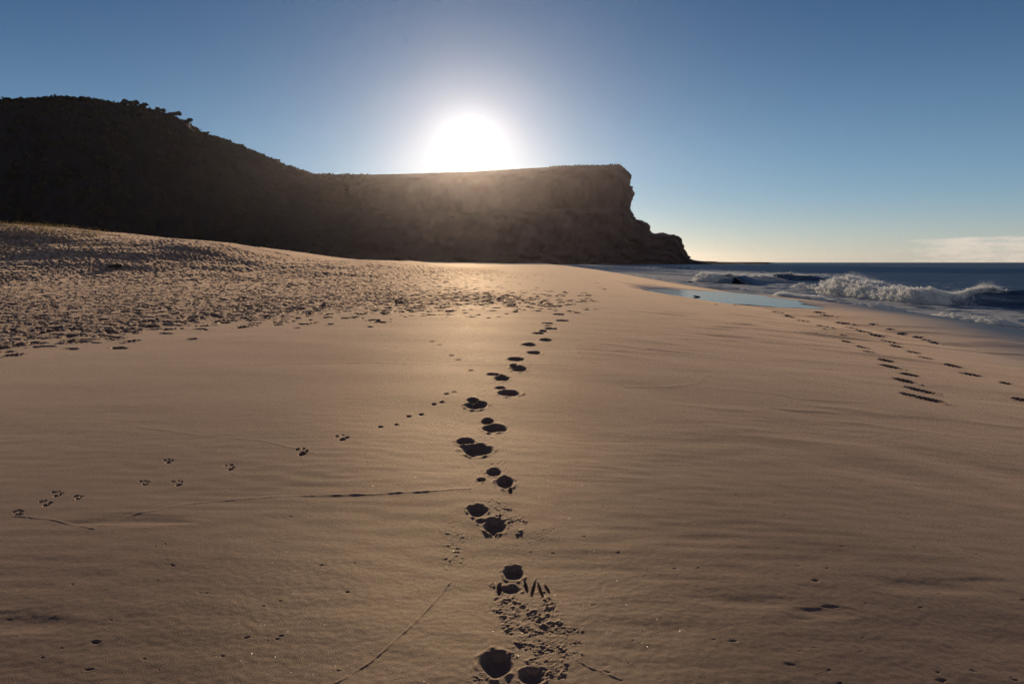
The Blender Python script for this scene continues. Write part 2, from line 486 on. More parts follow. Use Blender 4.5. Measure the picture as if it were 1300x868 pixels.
N_ST = 27000
sy = np.sqrt(RNG.uniform(9.5 ** 2, 72 ** 2, N_ST)); su = RNG.uniform(-0.95, 0.12, N_ST)
sx = su * sy
jit = RNG.normal(0, 0.11, (N_ST, 2)) * sy[:, None]
ok = in_poly(sx + jit[:, 0] * 0.8, sy + jit[:, 1], TPW)
for x0, y0 in zip(sx[ok], sy[ok]):
    big = random.uniform(0.6, 1.45)
    pit(TR, x0, y0, 0.095 * big, 0.150 * big, random.uniform(-1.4, 1.4), random.uniform(0.04, 0.08) * big * (0.6 + 0.4 * min(1, y0 / 26)), rim=0.2, edge=0.75, wob=0.3)
lump = fbm(12, X / 0.30, Yg / 0.34, 3)
lump = np.where(lump > 0, 0.30 * lump, lump) * 0.125 * (0.85 + 0.5 * NZ[15](X / 3, Yg / 4))
jx, jy = X + 0.8 * NZ[13](X * 0.5, Yg * 0.5), Yg + (0.05 * Yg) * NZ[14](X * 0.5, Yg * 0.3)
inner = sum(in_poly(jx, jy * k_, TPW).astype(f32) for k_ in (1.02, 0.97, 0.92, 0.87, 0.82)) / 5
# soften the edge of the trampled mask a little
for _ in range(3):
    inner[1:-1, 1:-1] = (inner[1:-1, 1:-1] * 2 + inner[:-2, 1:-1] + inner[2:, 1:-1] + inner[1:-1, :-2] + inner[1:-1, 2:]) / 6
TR = np.tanh(1.25 * TR / 0.12) * 0.12
Z += TR + (lump * inner * (0.7 + 0.6 * sstep(50, 90, Yg))).astype(f32)
shadem = inner

# ------------------------------------------------------------------ footprints
OWN = np.zeros(Z.shape, np.int16)
PR = np.zeros_like(Z)
PRINTS = []     # (name, label, category, group)


def clean_base(px_, py_):
    return px2g(px_, py_)


def add_print(name, label, cat, group, pits, rim=0.14):
    PRINTS.append((name, label, cat, group))
    pid = len(PRINTS)
    for p in pits:
        x, y, hw, hh = p[:4]
        rot = p[4] if len(p) > 4 else 0.0
        g = px2g(x, y)
        Yd = g[1]
        rx = max(0.006, 0.93 * hw * Yd / FPX)
        ry = hh * (Yd * Yd + 1.96) / (FPX * 1.35)
        ry = min(max(0.84 * ry, 0.02), 0.24)
        rx = min(rx, 0.30)
        dep = min(max(0.30 * ry, 0.008), 0.050)
        if cat == 'paw print': dep = min(max(0.40 * ry, 0.008), 0.02)
        if len(p) > 5: dep = p[5]
        if len(p) > 6: rx, ry = p[6], p[7]
        # the dark patch in the picture starts under the far edge of the pit
        pit(PR, g[0], g[1], rx, ry, rot, dep, rim=rim, edge=0.5, wob=0.12, pw_=1.75 if hw > 6 else 2.0, wr=1.8, own=OWN, oid=pid)


TRAIL = 'footprints of the long trail up the middle of the beach'
FP = [
    ('deep dark footprint cut by the bottom edge of the photo, beside crumbled sand', [(630, 842, 27, 17), (676, 858, 20, 12, -0.5)]),
    ('footprint with four short toe strokes dragged out on its right side', [(652, 723, 16, 10), (648, 744, 15, 6), (668, 741, 2.2, 8, 0.1, 0.018), (677, 744, 2.0, 11, -0.15, 0.02), (686.5, 746, 1.7, 10, 0.12, 0.016), (695, 744, 1.5, 6, 0.2, 0.012), (634, 744, 4, 8, 0, 0.02)]),
    ('footprint with a round heel hole and clods thrown to its right, third from bottom', [(606, 648, 15, 8), (628, 666, 17, 10), (610, 661, 8, 3), (626, 677, 6, 5)]),
    ('footprint with a small sand lip at its left, fourth from the bottom', [(627, 600, 11.5, 6), (641, 613, 13, 9), (611, 610, 7, 3, 0, 0.02), (648, 624, 3, 4, 0, 0.02)]),
    ('largest dark two-part footprint at the left bend of the trail', [(591, 560, 14, 5.5), (606, 571, 22, 9), (600, 577, 8, 4)]),
    ('footprint with a pale ridge between its heel and toe, just above the left bend', [(618.5, 533, 9, 4.5), (628, 542, 19, 6)]),
    ('leaf-shaped footprint left of the trail above its bend', [(600, 508, 9, 3), (605, 514, 16, 5.5)]),
    ('wide footprint at the right of the trail with a thin heel slit on its left', [(646, 500, 17, 4.5), (635.5, 493, 9, 2.2)]),
    ('footprint pointing down with a thin slit above it, near the drag line', [(626, 475, 10, 2.2), (637, 480, 12, 5.5)]),
    ('footprint touching the thin line that crosses the sand', [(659, 468, 13, 4.2), (652, 464.5, 6, 2)]),
    ('dark oval footprint just above the thin line across the sand', [(655, 456, 13.5, 5.5)]),
    ('oval footprint right of the trail above the thin line', [(678, 447.5, 11, 3.6)]),
    ('slanted footprint in the middle of the far bend of the trail', [(672, 437, 11.5, 4)]),
    ('small footprint on the right side of the upper trail', [(693, 431.5, 9, 2.8)]),
    ('paired footprint with a low ridge, left of the upper trail', [(683.5, 423, 10, 4), (690, 420, 6, 2)]),
    ('broad footprint right under the trampled edge, with a pale gap below', [(696, 410, 10, 3.6), (697, 413.5, 8, 3, 0, 0.02), (700, 417, 11, 2.4)]),
    ('dark footprint at the right of the trail by the trampled edge', [(714.5, 406.5, 11, 4.2)]),
    ('flat narrow footprint just below the trampled sand', [(710, 399, 10, 2.4)]),
    ('short footprint at the right end of the trampled edge', [(724, 395.5, 7, 2)]),
    ('flat footprint merging with the trampled sand at the top of the trail', [(697, 389, 12, 2.0)]),
]
for lab, pits in FP:
    add_print('footprint', lab, 'footprint', TRAIL, pits)
FAR = 'small far footprints by the water in the middle distance'
for x, y in [(757, 351), (755, 355), (758, 359), (762, 364.5), (768, 367)]:
    add_print('footprint', 'tiny far footprint leading to the water beyond the trampled sand', 'footprint', FAR, [(x, y, 4, 1.4, 0, 0.06)])
for x, y in [(727, 381), (743, 382), (757, 382.5)]:
    add_print('footprint', 'shallow footprint in the short row right of the trampled edge', 'footprint', 'shallow footprints right of the trampled edge', [(x, y, 6, 1.5, 0, 0.05)])
RA = 'footprints of the nearer trail on the right slope'
A = [(989, 397, 13), (1003, 402, 7), (1021, 407.5, 10), (1044, 415, 9), (1053, 420, 10), (1075, 428, 9), (1077, 434, 9), (1097, 441.5, 9),
     (1105, 448.5, 8), (1126, 458, 9), (1131, 466, 12), (1155, 476, 11), (1149, 484, 12)]
for x, y, hw in A:
    add_print('footprint', 'dark slanting footprint of the nearer trail down the right slope', 'footprint', RA, [(x, y, hw, 2.4, 0.25 + random.uniform(-.12, .12), 0.06 if y > 420 else 0.095, 0.10 if y > 420 else 0.016 * hw, 0.021 * hw if y > 420 else 0.32), (x - hw * .3, y - 1.2, hw * .4, 1.5, 0.1, 0.05)], rim=0.12)
add_print('footprint', 'long slanting footprint second from the near end of the right trail', 'footprint', RA, [(1171, 496, 15, 3.2, 0.30, 0.065, 0.11, 0.27)])
add_print('footprint', 'largest footprint with a reddish broken heel, at the near end of the right trail', 'footprint', RA, [(1153, 502, 8, 2.6, 0, 0.06), (1176, 507, 15, 4, 0.34, 0.07, 0.115, 0.30)])
RB = 'footprints of the middle trail on the right slope'
for x, y, hw in [(1041, 397, 8), (1051, 401.5, 8), (1071, 411, 13), (1083, 417, 8), (1097, 421.5, 9), (1115, 427.5, 13), (1129, 435, 13), (1140, 440, 9), (1161, 447, 8), (1177, 455, 9), (1211, 464.6, 11), (1234, 475, 10)]:
    add_print('footprint', 'dark slanting footprint of the middle trail, nearer the water than the first', 'footprint', RB, [(x, y, hw, 2.2, 0.27 + random.uniform(-.12, .12), 0.055 if y > 425 else 0.09, 0.095 if y > 425 else 0.016 * hw, 0.020 * hw if y > 425 else 0.30), (x - hw * .3, y - 1.0, hw * .4, 1.4, 0.1, 0.045)], rim=0.12)
add_print('footprint', 'lone small footprint near the right edge of the sand', 'footprint', RB, [(1277, 487, 8, 1.8, -0.25, 0.05)])
add_print('footprint', 'dark footprint cut by the right edge of the photo', 'footprint', RB, [(1296, 508, 9, 3, 0, 0.07)])
RC = 'faint footprints beside the wet sand'
for x, y in [(1109, 412), (1131, 418.5), (1146, 424), (1166, 428.5), (1177, 433), (1187, 436)]:
    add_print('footprint', 'faint small footprint along the edge of the wet sand', 'footprint', RC, [(x, y, 7, 1.4, -0.2, 0.045)])

PAW = 'paw prints crossing the sand on the left'


def paw(x, y, s, lab):
    j = lambda a: a * s * random.uniform(-1, 1)
    add_print('paw_print', lab, 'paw print', PAW, [(x - 4 * s + j(1.5), y - 2.2 * s + j(.8), 2.4 * s + j(.9), 1.2 * s), (x + 1 * s + j(1.2), y - 3 * s + j(.5), 2.4 * s + j(.9), 1.2 * s, j(.4) / s), (x + 5.5 * s + j(1.5), y - 1.2 * s + j(.8), 2.4 * s + j(1), 1.2 * s), (x + 1.5 * s + j(1), y + 1.6 * s, 4.6 * s + j(1.2), 1.9 * s + j(.4), j(.3) / s)], rim=0.15)


paw(383, 573.5, 1.45, 'clearest paw print with separate toe pads, left of the trail')
paw(433, 556, 1.15, 'double paw print up and right of the clearest one')
paw(291, 592.5, 1.1, 'small paw print down and left of the clearest one')
paw(225, 612, 1.0, 'three-toed small paw print with long claw marks below the others')
paw(182, 612, 0.9, 'faint flat paw print left of the three-toed one')
paw(213, 585, 0.8, 'single faint small paw print above the three-toed one')
paw(72, 628, 1.1, 'scuffed paw print above the pair at the left')
paw(98, 632, 0.8, 'small round paw print right of the scuffed one')
paw(56, 640, 1.1, 'broad paw print of two pads near the left edge')
paw(22, 652, 1.0, 'paw print nearest to the left edge of the photo')
for x, y in [(483, 541), (503, 538), (519, 526.5), (535, 524), (551, 512), (561, 510), (567, 500), (576, 498), (548, 433), (557, 437.5), (573, 450.5), (582, 456), (598, 470)]:
    add_print('paw_print', 'tiny shallow paw print in the dotted line that joins the trail', 'paw print', 'tiny paw prints running up to the trail', [(x, y, 4.5, 1.3, 0, 0.014)], rim=0.15)

Z += PR

# crumbs and clods thrown out beside the prints
def crumb(pts, amp, lam, soft=0.5):
    global Z
    gs = np.array([px2g(x, y) for x, y in pts])
    cen = gs.mean(0)
    r = np.abs(gs - cen).max() * 1.6 + 0.1
    ws = window(cen[0], cen[1], r)
    x, y = X[ws], Yg[ws]
    wob = lam * 3
    ins = in_poly(x + wob * NZ[15](x / wob, y / wob), y + wob * 1.5 * NZ[16](x / wob, y / wob), gs).astype(f32)
    for _ in range(4):
        ins[1:-1, 1:-1] = (ins[1:-1, 1:-1] * 2 + ins[:-2, 1:-1] + ins[2:, 1:-1] + ins[1:-1, :-2] + ins[1:-1, 2:]) / 6
    n = NZ[17](x / lam, y / lam); n2 = NZ[18](x / lam * 2.1, y / lam * 2.1)
    lam = lam * 0.75
    n3 = NZ[20](x / lam * 4.3, y / lam * 4.3)
    Z[ws] += ins * amp * 0.36 * (np.maximum(n, -0.15) * 1.2 + 0.7 * np.maximum(n2, -0.25) + 0.35 * n3) * (0.4 + 0.9 * sstep(-0.4, 0.4, NZ[19](x / lam / 3, y / lam / 3)))


crumb([(632, 752), (690, 756), (722, 775), (735, 800), (722, 830), (700, 846), (660, 838), (640, 815), (628, 780)], 0.012, 0.030)
crumb([(690, 835), (735, 825), (715, 868), (680, 880), (650, 845)], 0.014, 0.028)
crumb([(558, 668), (580, 662), (592, 690), (582, 718), (570, 716), (560, 690)], 0.007, 0.022)
crumb([(632, 640), (655, 648), (662, 662), (645, 670), (632, 655)], 0.016, 0.03)
crumb([(618, 632), (648, 630), (650, 645), (622, 645)], 0.007, 0.022)
crumb([(590, 588), (640, 584), (655, 594), (640, 604), (600, 604)], 0.007, 0.026)
crumb([(600, 545), (640, 548), (645, 558), (610, 560)], 0.009, 0.03)
crumb([(545, 530), (590, 520), (585, 545), (560, 550)], 0.005, 0.028)
crumb([(600, 480), (640, 488), (640, 505), (610, 500), (597, 490)], 0.007, 0.035)
crumb([(640, 690), (710, 662), (715, 675), (660, 700)], 0.004, 0.018)
crumb([(600, 855), (620, 850), (640, 872), (600, 872)], 0.009, 0.025)
crumb([(625, 738), (640, 735), (640, 760), (622, 758)], 0.011, 0.024)
crumb([(560, 590), (605, 580), (605, 640), (570, 625)], 0.003, 0.025)


# thin swash lines and drag lines: low sharp ridges with a step
def line(pts, w, hgt):
    g = np.array([px2g(x, y) for x, y in pts])
    # smooth it
    t = np.linspace(0, len(g) - 1, 60)
    k = np.arange(len(g))
    g = np.stack([np.interp(t, k, g[:, 0]), np.interp(t, k, g[:, 1])], 1)
    g[1:-1] = (g[:-2] + 2 * g[1:-1] + g[2:]) / 4; g[1:-1] = (g[:-2] + 2 * g[1:-1] + g[2:]) / 4
    for a, b in zip(g[:-1], g[1:]):
        cen = (a + b) / 2; L_ = np.linalg.norm(b - a)
        ws = window(cen[0], cen[1], L_ / 2 + w * 4)
        x, y = X[ws], Yg[ws]
        x = x + w * 0.8 * NZ[20](x / 0.15, y / 0.15); y = y + w * 0.8 * NZ[21](x / 0.15, y / 0.15)
        d = (b - a) / (L_ + 1e-9)
        tt = (x - a[0]) * d[0] + (y - a[1]) * d[1]
        n = -(x - a[0]) * d[1] + (y - a[1]) * d[0]
        ww = max(w * 0.6, 0.7 * float(RDY[min(np.searchsorted(RY, cen[1]), NR - 1)]))
        inside = (tt >= 0) & (tt < L_)
        LN[ws] = np.maximum(LN[ws], inside * hgt * 0.42 * np.exp(-(n / ww) ** 2) * (0.75 + 0.5 * NZ[22](x / 0.1, y / 0.1)))


LN = np.zeros_like(Z)
line([(115, 672), (170, 652), (240, 637), (310, 630), (380, 627), (450, 627), (520, 625), (598, 621)], 0.010, 0.010)
line([(425, 868), (470, 842), (510, 805), (545, 770), (572, 735)], 0.008, 0.007)
line([(200, 460), (320, 461), (470, 459), (580, 462), (690, 463), (800, 466)], 0.02, 0.014)
line([(728, 436), (735, 450), (752, 460), (775, 465)], 0.02, 0.016)
line([(735, 437), (770, 446), (830, 443), (890, 445)], 0.03, 0.014)
line([(790, 490), (850, 491), (885, 487), (900, 474)], 0.015, 0.012)
line([(985, 500), (1010, 506), (1060, 510), (1110, 512)], 0.02, 0.014)
line([(730, 835), (748, 846), (765, 851), (790, 862)], 0.006, 0.006)
line([(20, 655), (60, 660), (120, 672)], 0.008, 0.008)
line([(165, 540), (250, 552), (330, 558), (400, 575)], 0.012, 0.007)
Z += LN
# scattered little pocks and bird marks
for _ in range(480):
    y0 = 2.3 + 9.5 * random.random() ** 1.3
    x0 = random.uniform(-0.8, 0.8) * y0
    if abs(x0 + 0.05 * y0) < 0.35: continue
    s = random.uniform(0.004, 0.011)
    pit(Z, x0, y0, s * random.uniform(1, 2.4), s, random.uniform(-0.6, 0.6), random.uniform(0.0010, 0.0035), rim=0.2, edge=0.8, wob=0.4)
for x_, y_, hw_, hh_, d_ in [(1053, 771, 16, 2.5, 0.005), (1035, 739, 7, 2, 0.006), (122, 815, 9, 3, 0.006), (1194, 864, 9, 3, 0.010), (930, 813, 12, 2, .003), (1045, 778, 60, 11, 0.007), (170, 660, 90, 9, 0.010), (945, 765, 90, 14, 0.006), (40, 790, 120, 18, 0.008), (1180, 745, 130, 16, 0.008)]:
    g = px2g(x_, y_)
    pit(Z, g[0], g[1], hw_ * g[1] / FPX, hh_ * g[1] ** 2 / (FPX * 1.4), 0, d_, rim=0.05, edge=0.98, wob=0.5)

# ------------------------------------------------------------------ beach meshes, cut into sand and prints
def normals_of(X, Y, Z):
    P = np.stack([X, Y, Z], -1).astype(np.float64)
    du = np.empty_like(P); dv = np.empty_like(P)
    du[:, 1:-1] = P[:, 2:] - P[:, :-2]; du[:, 0] = P[:, 1] - P[:, 0]; du[:, -1] = P[:, -1] - P[:, -2]
    dv[1:-1] = P[2:] - P[:-2]; dv[0] = P[1] - P[0]; dv[-1] = P[-1] - P[-2]
    n = np.cross(du, dv)
    n /= np.linalg.norm(n, axis=-1, keepdims=True)
    return n.astype(f32)


NRM = normals_of(X, Yg, Z).reshape(-1, 3)
V = np.stack([X, Yg, Z], -1).reshape(-1, 3)
FQ = grid_faces(NR, NC)
fown = OWN[:-1, :-1].copy()
fdry = inner[:-1, :-1] > 0.5
FQ = FQ.reshape(-1, 4); fown = fown.ravel(); fdry = fdry.ravel()
wflat, dflat = wetm.ravel(), shadem.ravel()
# drop what lies far under the sea
below = (V[FQ[:, 0], 2] < SEA_Z - 1.2)


def beach_piece(name, keep):
    used, F = sub_mesh(FQ, keep)
    return mesh_np(name, V[used], F, SAND, normals=NRM[used], attrs={'wet': wflat[used], 'dry': dflat[used]})


o = beach_piece('beach', (fown == 0) & ~fdry & ~below)
tag(o, 'smooth firm golden sand of the beach around the footprints', 'beach', kind='structure')
o = beach_piece('trampled_sand', (fown == 0) & fdry)
tag(o, 'churned dry sand full of old footprints below the dune at the left', 'sand', kind='structure')
for i, (nm, lab, cat, grp) in enumerate(PRINTS, 1):
    k = fown == i
    if k.any():
        tag(beach_piece(nm, k), lab, cat, grp)
# sand behind the photographer
bx = np.linspace(-80, 40, 90); by = np.linspace(-50, 1.2, 40)
BX, BY = np.meshgrid(bx, by)
BZ = base_h(BX, BY) - 0.006
o = mesh_np('beach_behind', np.stack([BX, BY, BZ], -1).reshape(-1, 3), grid_faces(40, 90).reshape(-1, 4), SAND,
            attrs={'wet': np.zeros(BX.size), 'dry': np.zeros(BX.size)})
o.name = 'beach'
tag(o, 'smooth sand of the beach behind the photographer', 'beach', kind='structure')

# ------------------------------------------------------------------ the tide pool
a = np.linspace(0, 2 * np.pi, 96, endpoint=False)
rad = 1.10 + 0.1 * np.sin(3 * a + 1) + 0.06 * np.sin(7 * a) + 0.04 * np.sin(13 * a + 2)
PX = ctr[0] + e1[0] * np.cos(a) * rad * h1 + e2[0] * np.sin(a) * rad * h2
PY = ctr[1] + e1[1] * np.cos(a) * rad * h1 + e2[1] * np.sin(a) * rad * h2
PV = np.concatenate([[[ctr[0], ctr[1], POOLZ]], np.stack([PX, PY, np.full(96, POOLZ)], 1)])
PF = np.array([[0, 1 + i, 1 + (i + 1) % 96] for i in range(96)])
tag(mesh_np('tide_pool', PV, PF, POOLW), 'shallow blue tide pool lying on the sand beside the surf', 'pool', kind='structure')

# ------------------------------------------------------------------ sea
rows = [6.0]
while rows[-1] < 14000:
    Y = rows[-1]
    rows.append(Y + min(0.7 * Y * Y / (709 * 2.6), 0.011 * Y) if Y > 14 else Y + 0.25)
SY = np.array(rows); SDY = np.gradient(SY)
su = np.concatenate([-0.25 * np.geomspace(1.05, 16, 18)[::-1], np.arange(-0.25, 0.85, 1.15 / 709), 0.86 * np.geomspace(1.01, 5, 40)])
SX = SY[:, None] * su[None, :]; SYg = np.broadcast_to(SY[:, None], SX.shape)
sS = SX - shore_x(SYg)


def sfade(lam):
    return np.clip(1.5 - 2.5 * SDY[:, None] / lam, 0, 1)


amp = sstep(-1, 10, sS)
sw = 0.34 * (NZ[0](SX / 17, SYg / 55) + 0.0) * sstep(14, 40, sS) * sfade(30)
ch = 0.16 * NZ[1](SX / 5.5, SYg / 11) * sfade(9) + 0.07 * NZ[2](SX / 2.1, SYg / 3.6) * sfade(3.6) + 0.035 * NZ[3](SX / 0.8, SYg / 1.3) * sfade(1.3)
SZ = SEA_Z + amp * (sw + ch) + 0.03 * NZ[4](SX / 1.5, SYg / 4) * (1 - amp)
SZ = SZ + 0.16 * (NZ[9](SX / 8, SYg / 90)) * np.ones_like(sS) * (1 - sstep(0, 5, sS)) * 0.5
fo = 0.46 * np.exp(-np.clip(sS, 0, None) / 3.0) + 0.45 * sstep(0, 4, sS) * (1 - sstep(9, 25, sS)) + 0.26 * sstep(20, 26, sS) * (1 - sstep(30, 46, sS))
fo = fo + 0.16 * NZ[5](SX / 6, SYg / 22) * sstep(2, 6, sS) * (1 - sstep(30, 50, sS)) + 0.42 * sstep(90, 170, SYg) * sstep(0, 3, sS) * (1 - sstep(40, 75, sS)) - 0.4 * sstep(46, 60, sS) * (1 - sstep(110, 200, SYg)) - 0.4 * sstep(75, 90, sS)
fo = fo + 0.42 * np.exp(-((sS - 0.7 - 1.1 * NZ[6](SX / 3, SYg / 5)) / 0.55) ** 2)
keep = ((sS > -6) | (SYg > 880)) if True else None
SFQ = grid_faces(len(SY), len(su)).reshape(-1, 4)
kf = keep[:-1, :-1].ravel()
SV = np.stack([SX, SYg, SZ], -1).reshape(-1, 3)
used, F = sub_mesh(SFQ, kf)
o = mesh_np('sea', SV[used], F, WATER, attrs={'foam': fo.ravel()[used]})
tag(o, 'dark blue sea reaching to the horizon, streaked with foam near the beach', 'sea', kind='structure')
# sea beside and behind the photographer
bx = np.linspace(8, 900, 60); by = np.linspace(-300, 6.0, 40)
BX, BY = np.meshgrid(bx, by)
o = mesh_np('sea', np.stack([BX, BY, np.full_like(BX, SEA_Z)], -1).reshape(-1, 3), grid_faces(40, 60).reshape(-1, 4), WATER,
            attrs={'foam': np.full(BX.size, 0.1)})
tag(o, 'sea beside the beach behind the photographer', 'sea', kind='structure')

# ------------------------------------------------------------------ breaking waves
# cross sections: (offset to the sea, height), times the local height
PB = np.array([(-0.55, -0.35), (-0.45, 0.02), (-0.5, 0.25), (-0.3, 0.5), (-0.05, 0.72), (0.3, 0.9), (0.7, 0.98), (1.2, 0.9), (2.0, 0.68), (3.2, 0.4), (4.8, 0.14), (6.5, -0.08), (7.5, -0.35)])
PC = np.array([(-0.6, -0.35), (-0.3, 0.02), (0.25, 0.12), (0.55, 0.3), (0.72, 0.55), (0.70, 0.78), (0.52, 0.93), (0.72, 1.02), (1.4, 0.86), (2.5, 0.52), (4.2, 0.2), (6.2, -0.08), (7.5, -0.35)])


def wave(pts, label, name='breaking_wave', cat='wave', group=None, spray=(), seed=0, rough=1.0, step=0.16, sub=5, stretch=1.0):
    """pts: (px x, px y of the foot, height in m, 0 broken .. 1 green face, foam)"""
    P = np.array([[*px2sea(x, y), h, c_, fm] for x, y, h, c_, fm in pts])
    dl = np.r_[0, np.cumsum(np.linalg.norm(np.diff(P[:, :2], axis=0), axis=1))]
    n = max(24, int(dl[-1] / step))
    t = np.linspace(0, dl[-1], n)
    Q = np.stack([np.interp(t, dl, P[:, k]) for k in range(5)], 1)
    for _ in range(12):
        Q[1:-1] = (Q[:-2] + 2 * Q[1:-1] + Q[2:]) / 4
    tan = np.gradient(Q[:, :2], axis=0); tan /= np.linalg.norm(tan, axis=1, keepdims=True)
    nor = np.stack([-tan[:, 1], tan[:, 0]], 1)
    nor *= np.sign(nor[:, :1] + 1e-9)
    m = (len(PB) - 1) * sub + 1
    kk = np.linspace(0, len(PB) - 1, m)
    ar = np.arange(len(PB))
    pb = np.stack([np.interp(kk, ar, PB[:, 0]), np.interp(kk, ar, PB[:, 1])], 1)
    pc = np.stack([np.interp(kk, ar, PC[:, 0]), np.interp(kk, ar, PC[:, 1])], 1)
    for _ in range(3):
        for p in (pb, pc): p[1:-1] = (p[:-2] + 2 * p[1:-1] + p[2:]) / 4
    end = sstep(0, 3.0, t) * sstep(0, 3.0, dl[-1] - t)
    H = Q[:, 2] * (0.85 + 0.3 * NZ[(seed + 1) % 24](t / 2.5, t * 0 + seed)) * (0.04 + 0.96 * end)
    c_ = Q[:, 3][:, None]
    off = (pb[:, 0][None] * (1 - c_) + pc[:, 0][None] * c_) * H[:, None] * stretch
    hh = (pb[:, 1][None] * (1 - c_) + pc[:, 1][None] * c_) * H[:, None]
    T, K = np.meshgrid(t, kk, indexing='ij')
    fl = Q[:, 4][:, None]
    front = 1 - sstep(6.2, 9.0, K)             # foam on the front and the crest
    lip = np.exp(-((K - 6.4) / 1.0) ** 2)
    rim = np.maximum(front * (1 - c_), lip * 0.9)
    fbv = fbm(seed + 2, T / 0.75, K * 0.7 * (H[:, None] + 0.4), 4, 0.6)
    fine = fbm(seed + 7, T / 0.3, K * 1.6 * (H[:, None] + 0.4), 2, 0.6)
    d = rim * fl * rough * (0.31 * fbv + 0.20 * fine + 0.10) * np.minimum(H, 0.9)[:, None]
    off = off - d * 0.9 * (1 - 0.5 * c_)
    hh = hh + d * 0.75 * sstep(0.5, 2.5, K)
    V3 = np.stack([Q[:, 0][:, None] + nor[:, 0][:, None] * off, Q[:, 1][:, None] + nor[:, 1][:, None] * off, SEA_Z + hh], -1)
    foam = np.clip(rim * 1.15 * fl, 0, 1.1) * 0.9 + 0.22 * (1 - front) * (1 - c_) * fl - 0.05
    o = mesh_np(name, V3.reshape(-1, 3), grid_faces(n, m).reshape(-1, 4), WATER, attrs={'foam': foam.ravel()})
    tag(o, label, cat, group)
    # spray torn off the crest by the wind: many droplets
    if spray:
        VV, FF = [], []
        for (xa, xb, cnt, up, back) in spray:
            pxs = CX + FPX * Q[:, 0] / Q[:, 1]
            idx = np.where((pxs >= xa) & (pxs <= xb))[0]
            if not len(idx): continue
            for _ in range(int(cnt * 7)):
                j = random.choice(idx)
                w = math.sin(math.pi * (j - idx[0] + 0.5) / (len(idx) + 1)) ** 0.5
                r = random.expovariate(1.0)
                b_ = r * back * w
                p = np.array([Q[j, 0] + nor[j, 0] * (0.55 * H[j] + b_) + random.gauss(0, .12), Q[j, 1] + nor[j, 1] * (0.55 * H[j] + b_) + random.gauss(0, .12),
                              SEA_Z + 0.8 * H[j] - 0.12 * b_ + abs(random.gauss(0.05, 0.36)) * up * w * math.exp(-0.25 * r)])
                s = random.uniform(0.004, 0.011)
                k0 = len(VV)
                for q_ in ((1, 0, -.6), (-.5, .87, -.6), (-.5, -.87, -.6), (0, 0, 1)):
                    VV.append(p + s * np.array(q_))
                FF += [(k0, k0 + 1, k0 + 3), (k0 + 1, k0 + 2, k0 + 3), (k0 + 2, k0, k0 + 3), (k0, k0 + 2, k0 + 1)]
        # froth flying just off the tumbling front
        wgt = (rim * fl * np.sqrt(np.maximum(H, 0))[:, None]).ravel(); wgt = np.where(wgt > 0.25, wgt, 0); wgt /= wgt.sum()
        nf = int(min(dl[-1] * 1700, 90000))
        p = V3.reshape(-1, 3)[RNG.choice(len(wgt), nf, p=wgt)] + RNG.normal(0, 1, (nf, 3)) * (.05, .07, .05) + (-.03, 0, .03)
        sz_ = RNG.uniform(0.010, 0.028, nf)[:, None, None]
        tet = np.array([(1, 0, -.6), (-.5, .87, -.6), (-.5, -.87, -.6), (0, 0, 1)])
        k0 = len(VV)
        VV = (list(VV) + list((p[:, None] + tet[None] * sz_).reshape(-1, 3)))
        FF = list(FF) + list((np.array([(0, 1, 3), (1, 2, 3), (2, 0, 3), (0, 2, 1)])[None] + (k0 + 4 * np.arange(nf))[:, None, None]).reshape(-1, 3))
        if VV:
            so = mesh_np('spray', np.array(VV), np.array(FF), SPRAY, smooth=False, parent=o)
            so['kind'] = 'stuff'
    return o


WG = 'breaking waves along the beach'
wave([(1040, 370, 0.7, 0, 1), (1050, 372, 1.35, 0, 1), (1075, 375, 1.35, 0, 1), (1105, 379, 1.0, 0.1, 1), (1130, 382, 0.95, 0.2, 1), (1160, 385, 0.9, 0, 1),
      (1195, 387, 0.85, 0.1, 1), (1220, 387.5, 0.95, 0.45, 1), (1250, 388, 1.15, 0.9, 0.9), (1290, 388, 1.1, 1, 0.25), (1340, 389, 1.0, 1, 0.0), (1480, 394, 0.8, 1, 0)],
     'largest breaker with a tumbling white front and a green unbroken shoulder at the right edge', group=WG,
     spray=[(1040, 1100, 7000, 1.0, 1.1), (1100, 1190, 6000, 0.35, 1.0), (1190, 1260, 5000, 0.5, 0.7), (1238, 1275, 3500, 0.7, 0.5)], seed=3)
wave([(882, 356, 0.7, 0, 1), (893, 358, 1.35, 0, 1), (908, 359, 1.2, 0.2, 1), (930, 360, 1.15, 0.75, 0.9), (950, 359, 1.0, 0.6, 1), (970, 358, 0.9, 0.2, 1), (985, 357.5, 0.7, 0, 1)],
     'white curling breaker left of the largest one, with a dark hollow in its middle', group=WG,
     spray=[(884, 985, 5000, 0.6, 1.2)], seed=8)
wave([(962, 355, 0.6, 0.4, 1), (985, 355.5, 1.0, 0.7, 0.9), (1003, 356, 1.15, 0.8, 0.9), (1020, 356, 0.8, 0.9, 0.4), (1055, 357, 0.6, 1, 0)],
     'smaller dark breaker with a blown white crest behind the curling one', group=WG, spray=[(975, 1012, 2500, 0.5, 1.2)], seed=12)
wave([(1000, 364, 0.4, 0, 1), (1030, 367, 0.55, 0, 1), (1050, 370, 0.5, 0, 1)],
     'low foaming wave in front of the left end of the largest breaker', group=WG, seed=15)
wave([(735, 338.6, 0.3, 0, 1), (780, 340, 0.75, 0.1, 0.9), (830, 341.3, 0.9, 0.2, 0.8), (880, 342.5, 0.9, 0.5, 0.6)],
     'long far bluish wave in the shade under the cliff point', group=WG, seed=5, step=0.5)
wave([(770, 345, 0.4, 0, 1), (830, 348, 0.5, 0, 1), (885, 351, 0.45, 0, 1)],
     'low bluish wave in front of the long one under the cliff point', group=WG, seed=6, step=0.4)
SG = 'small whitewater rolls at the edge of the sand'
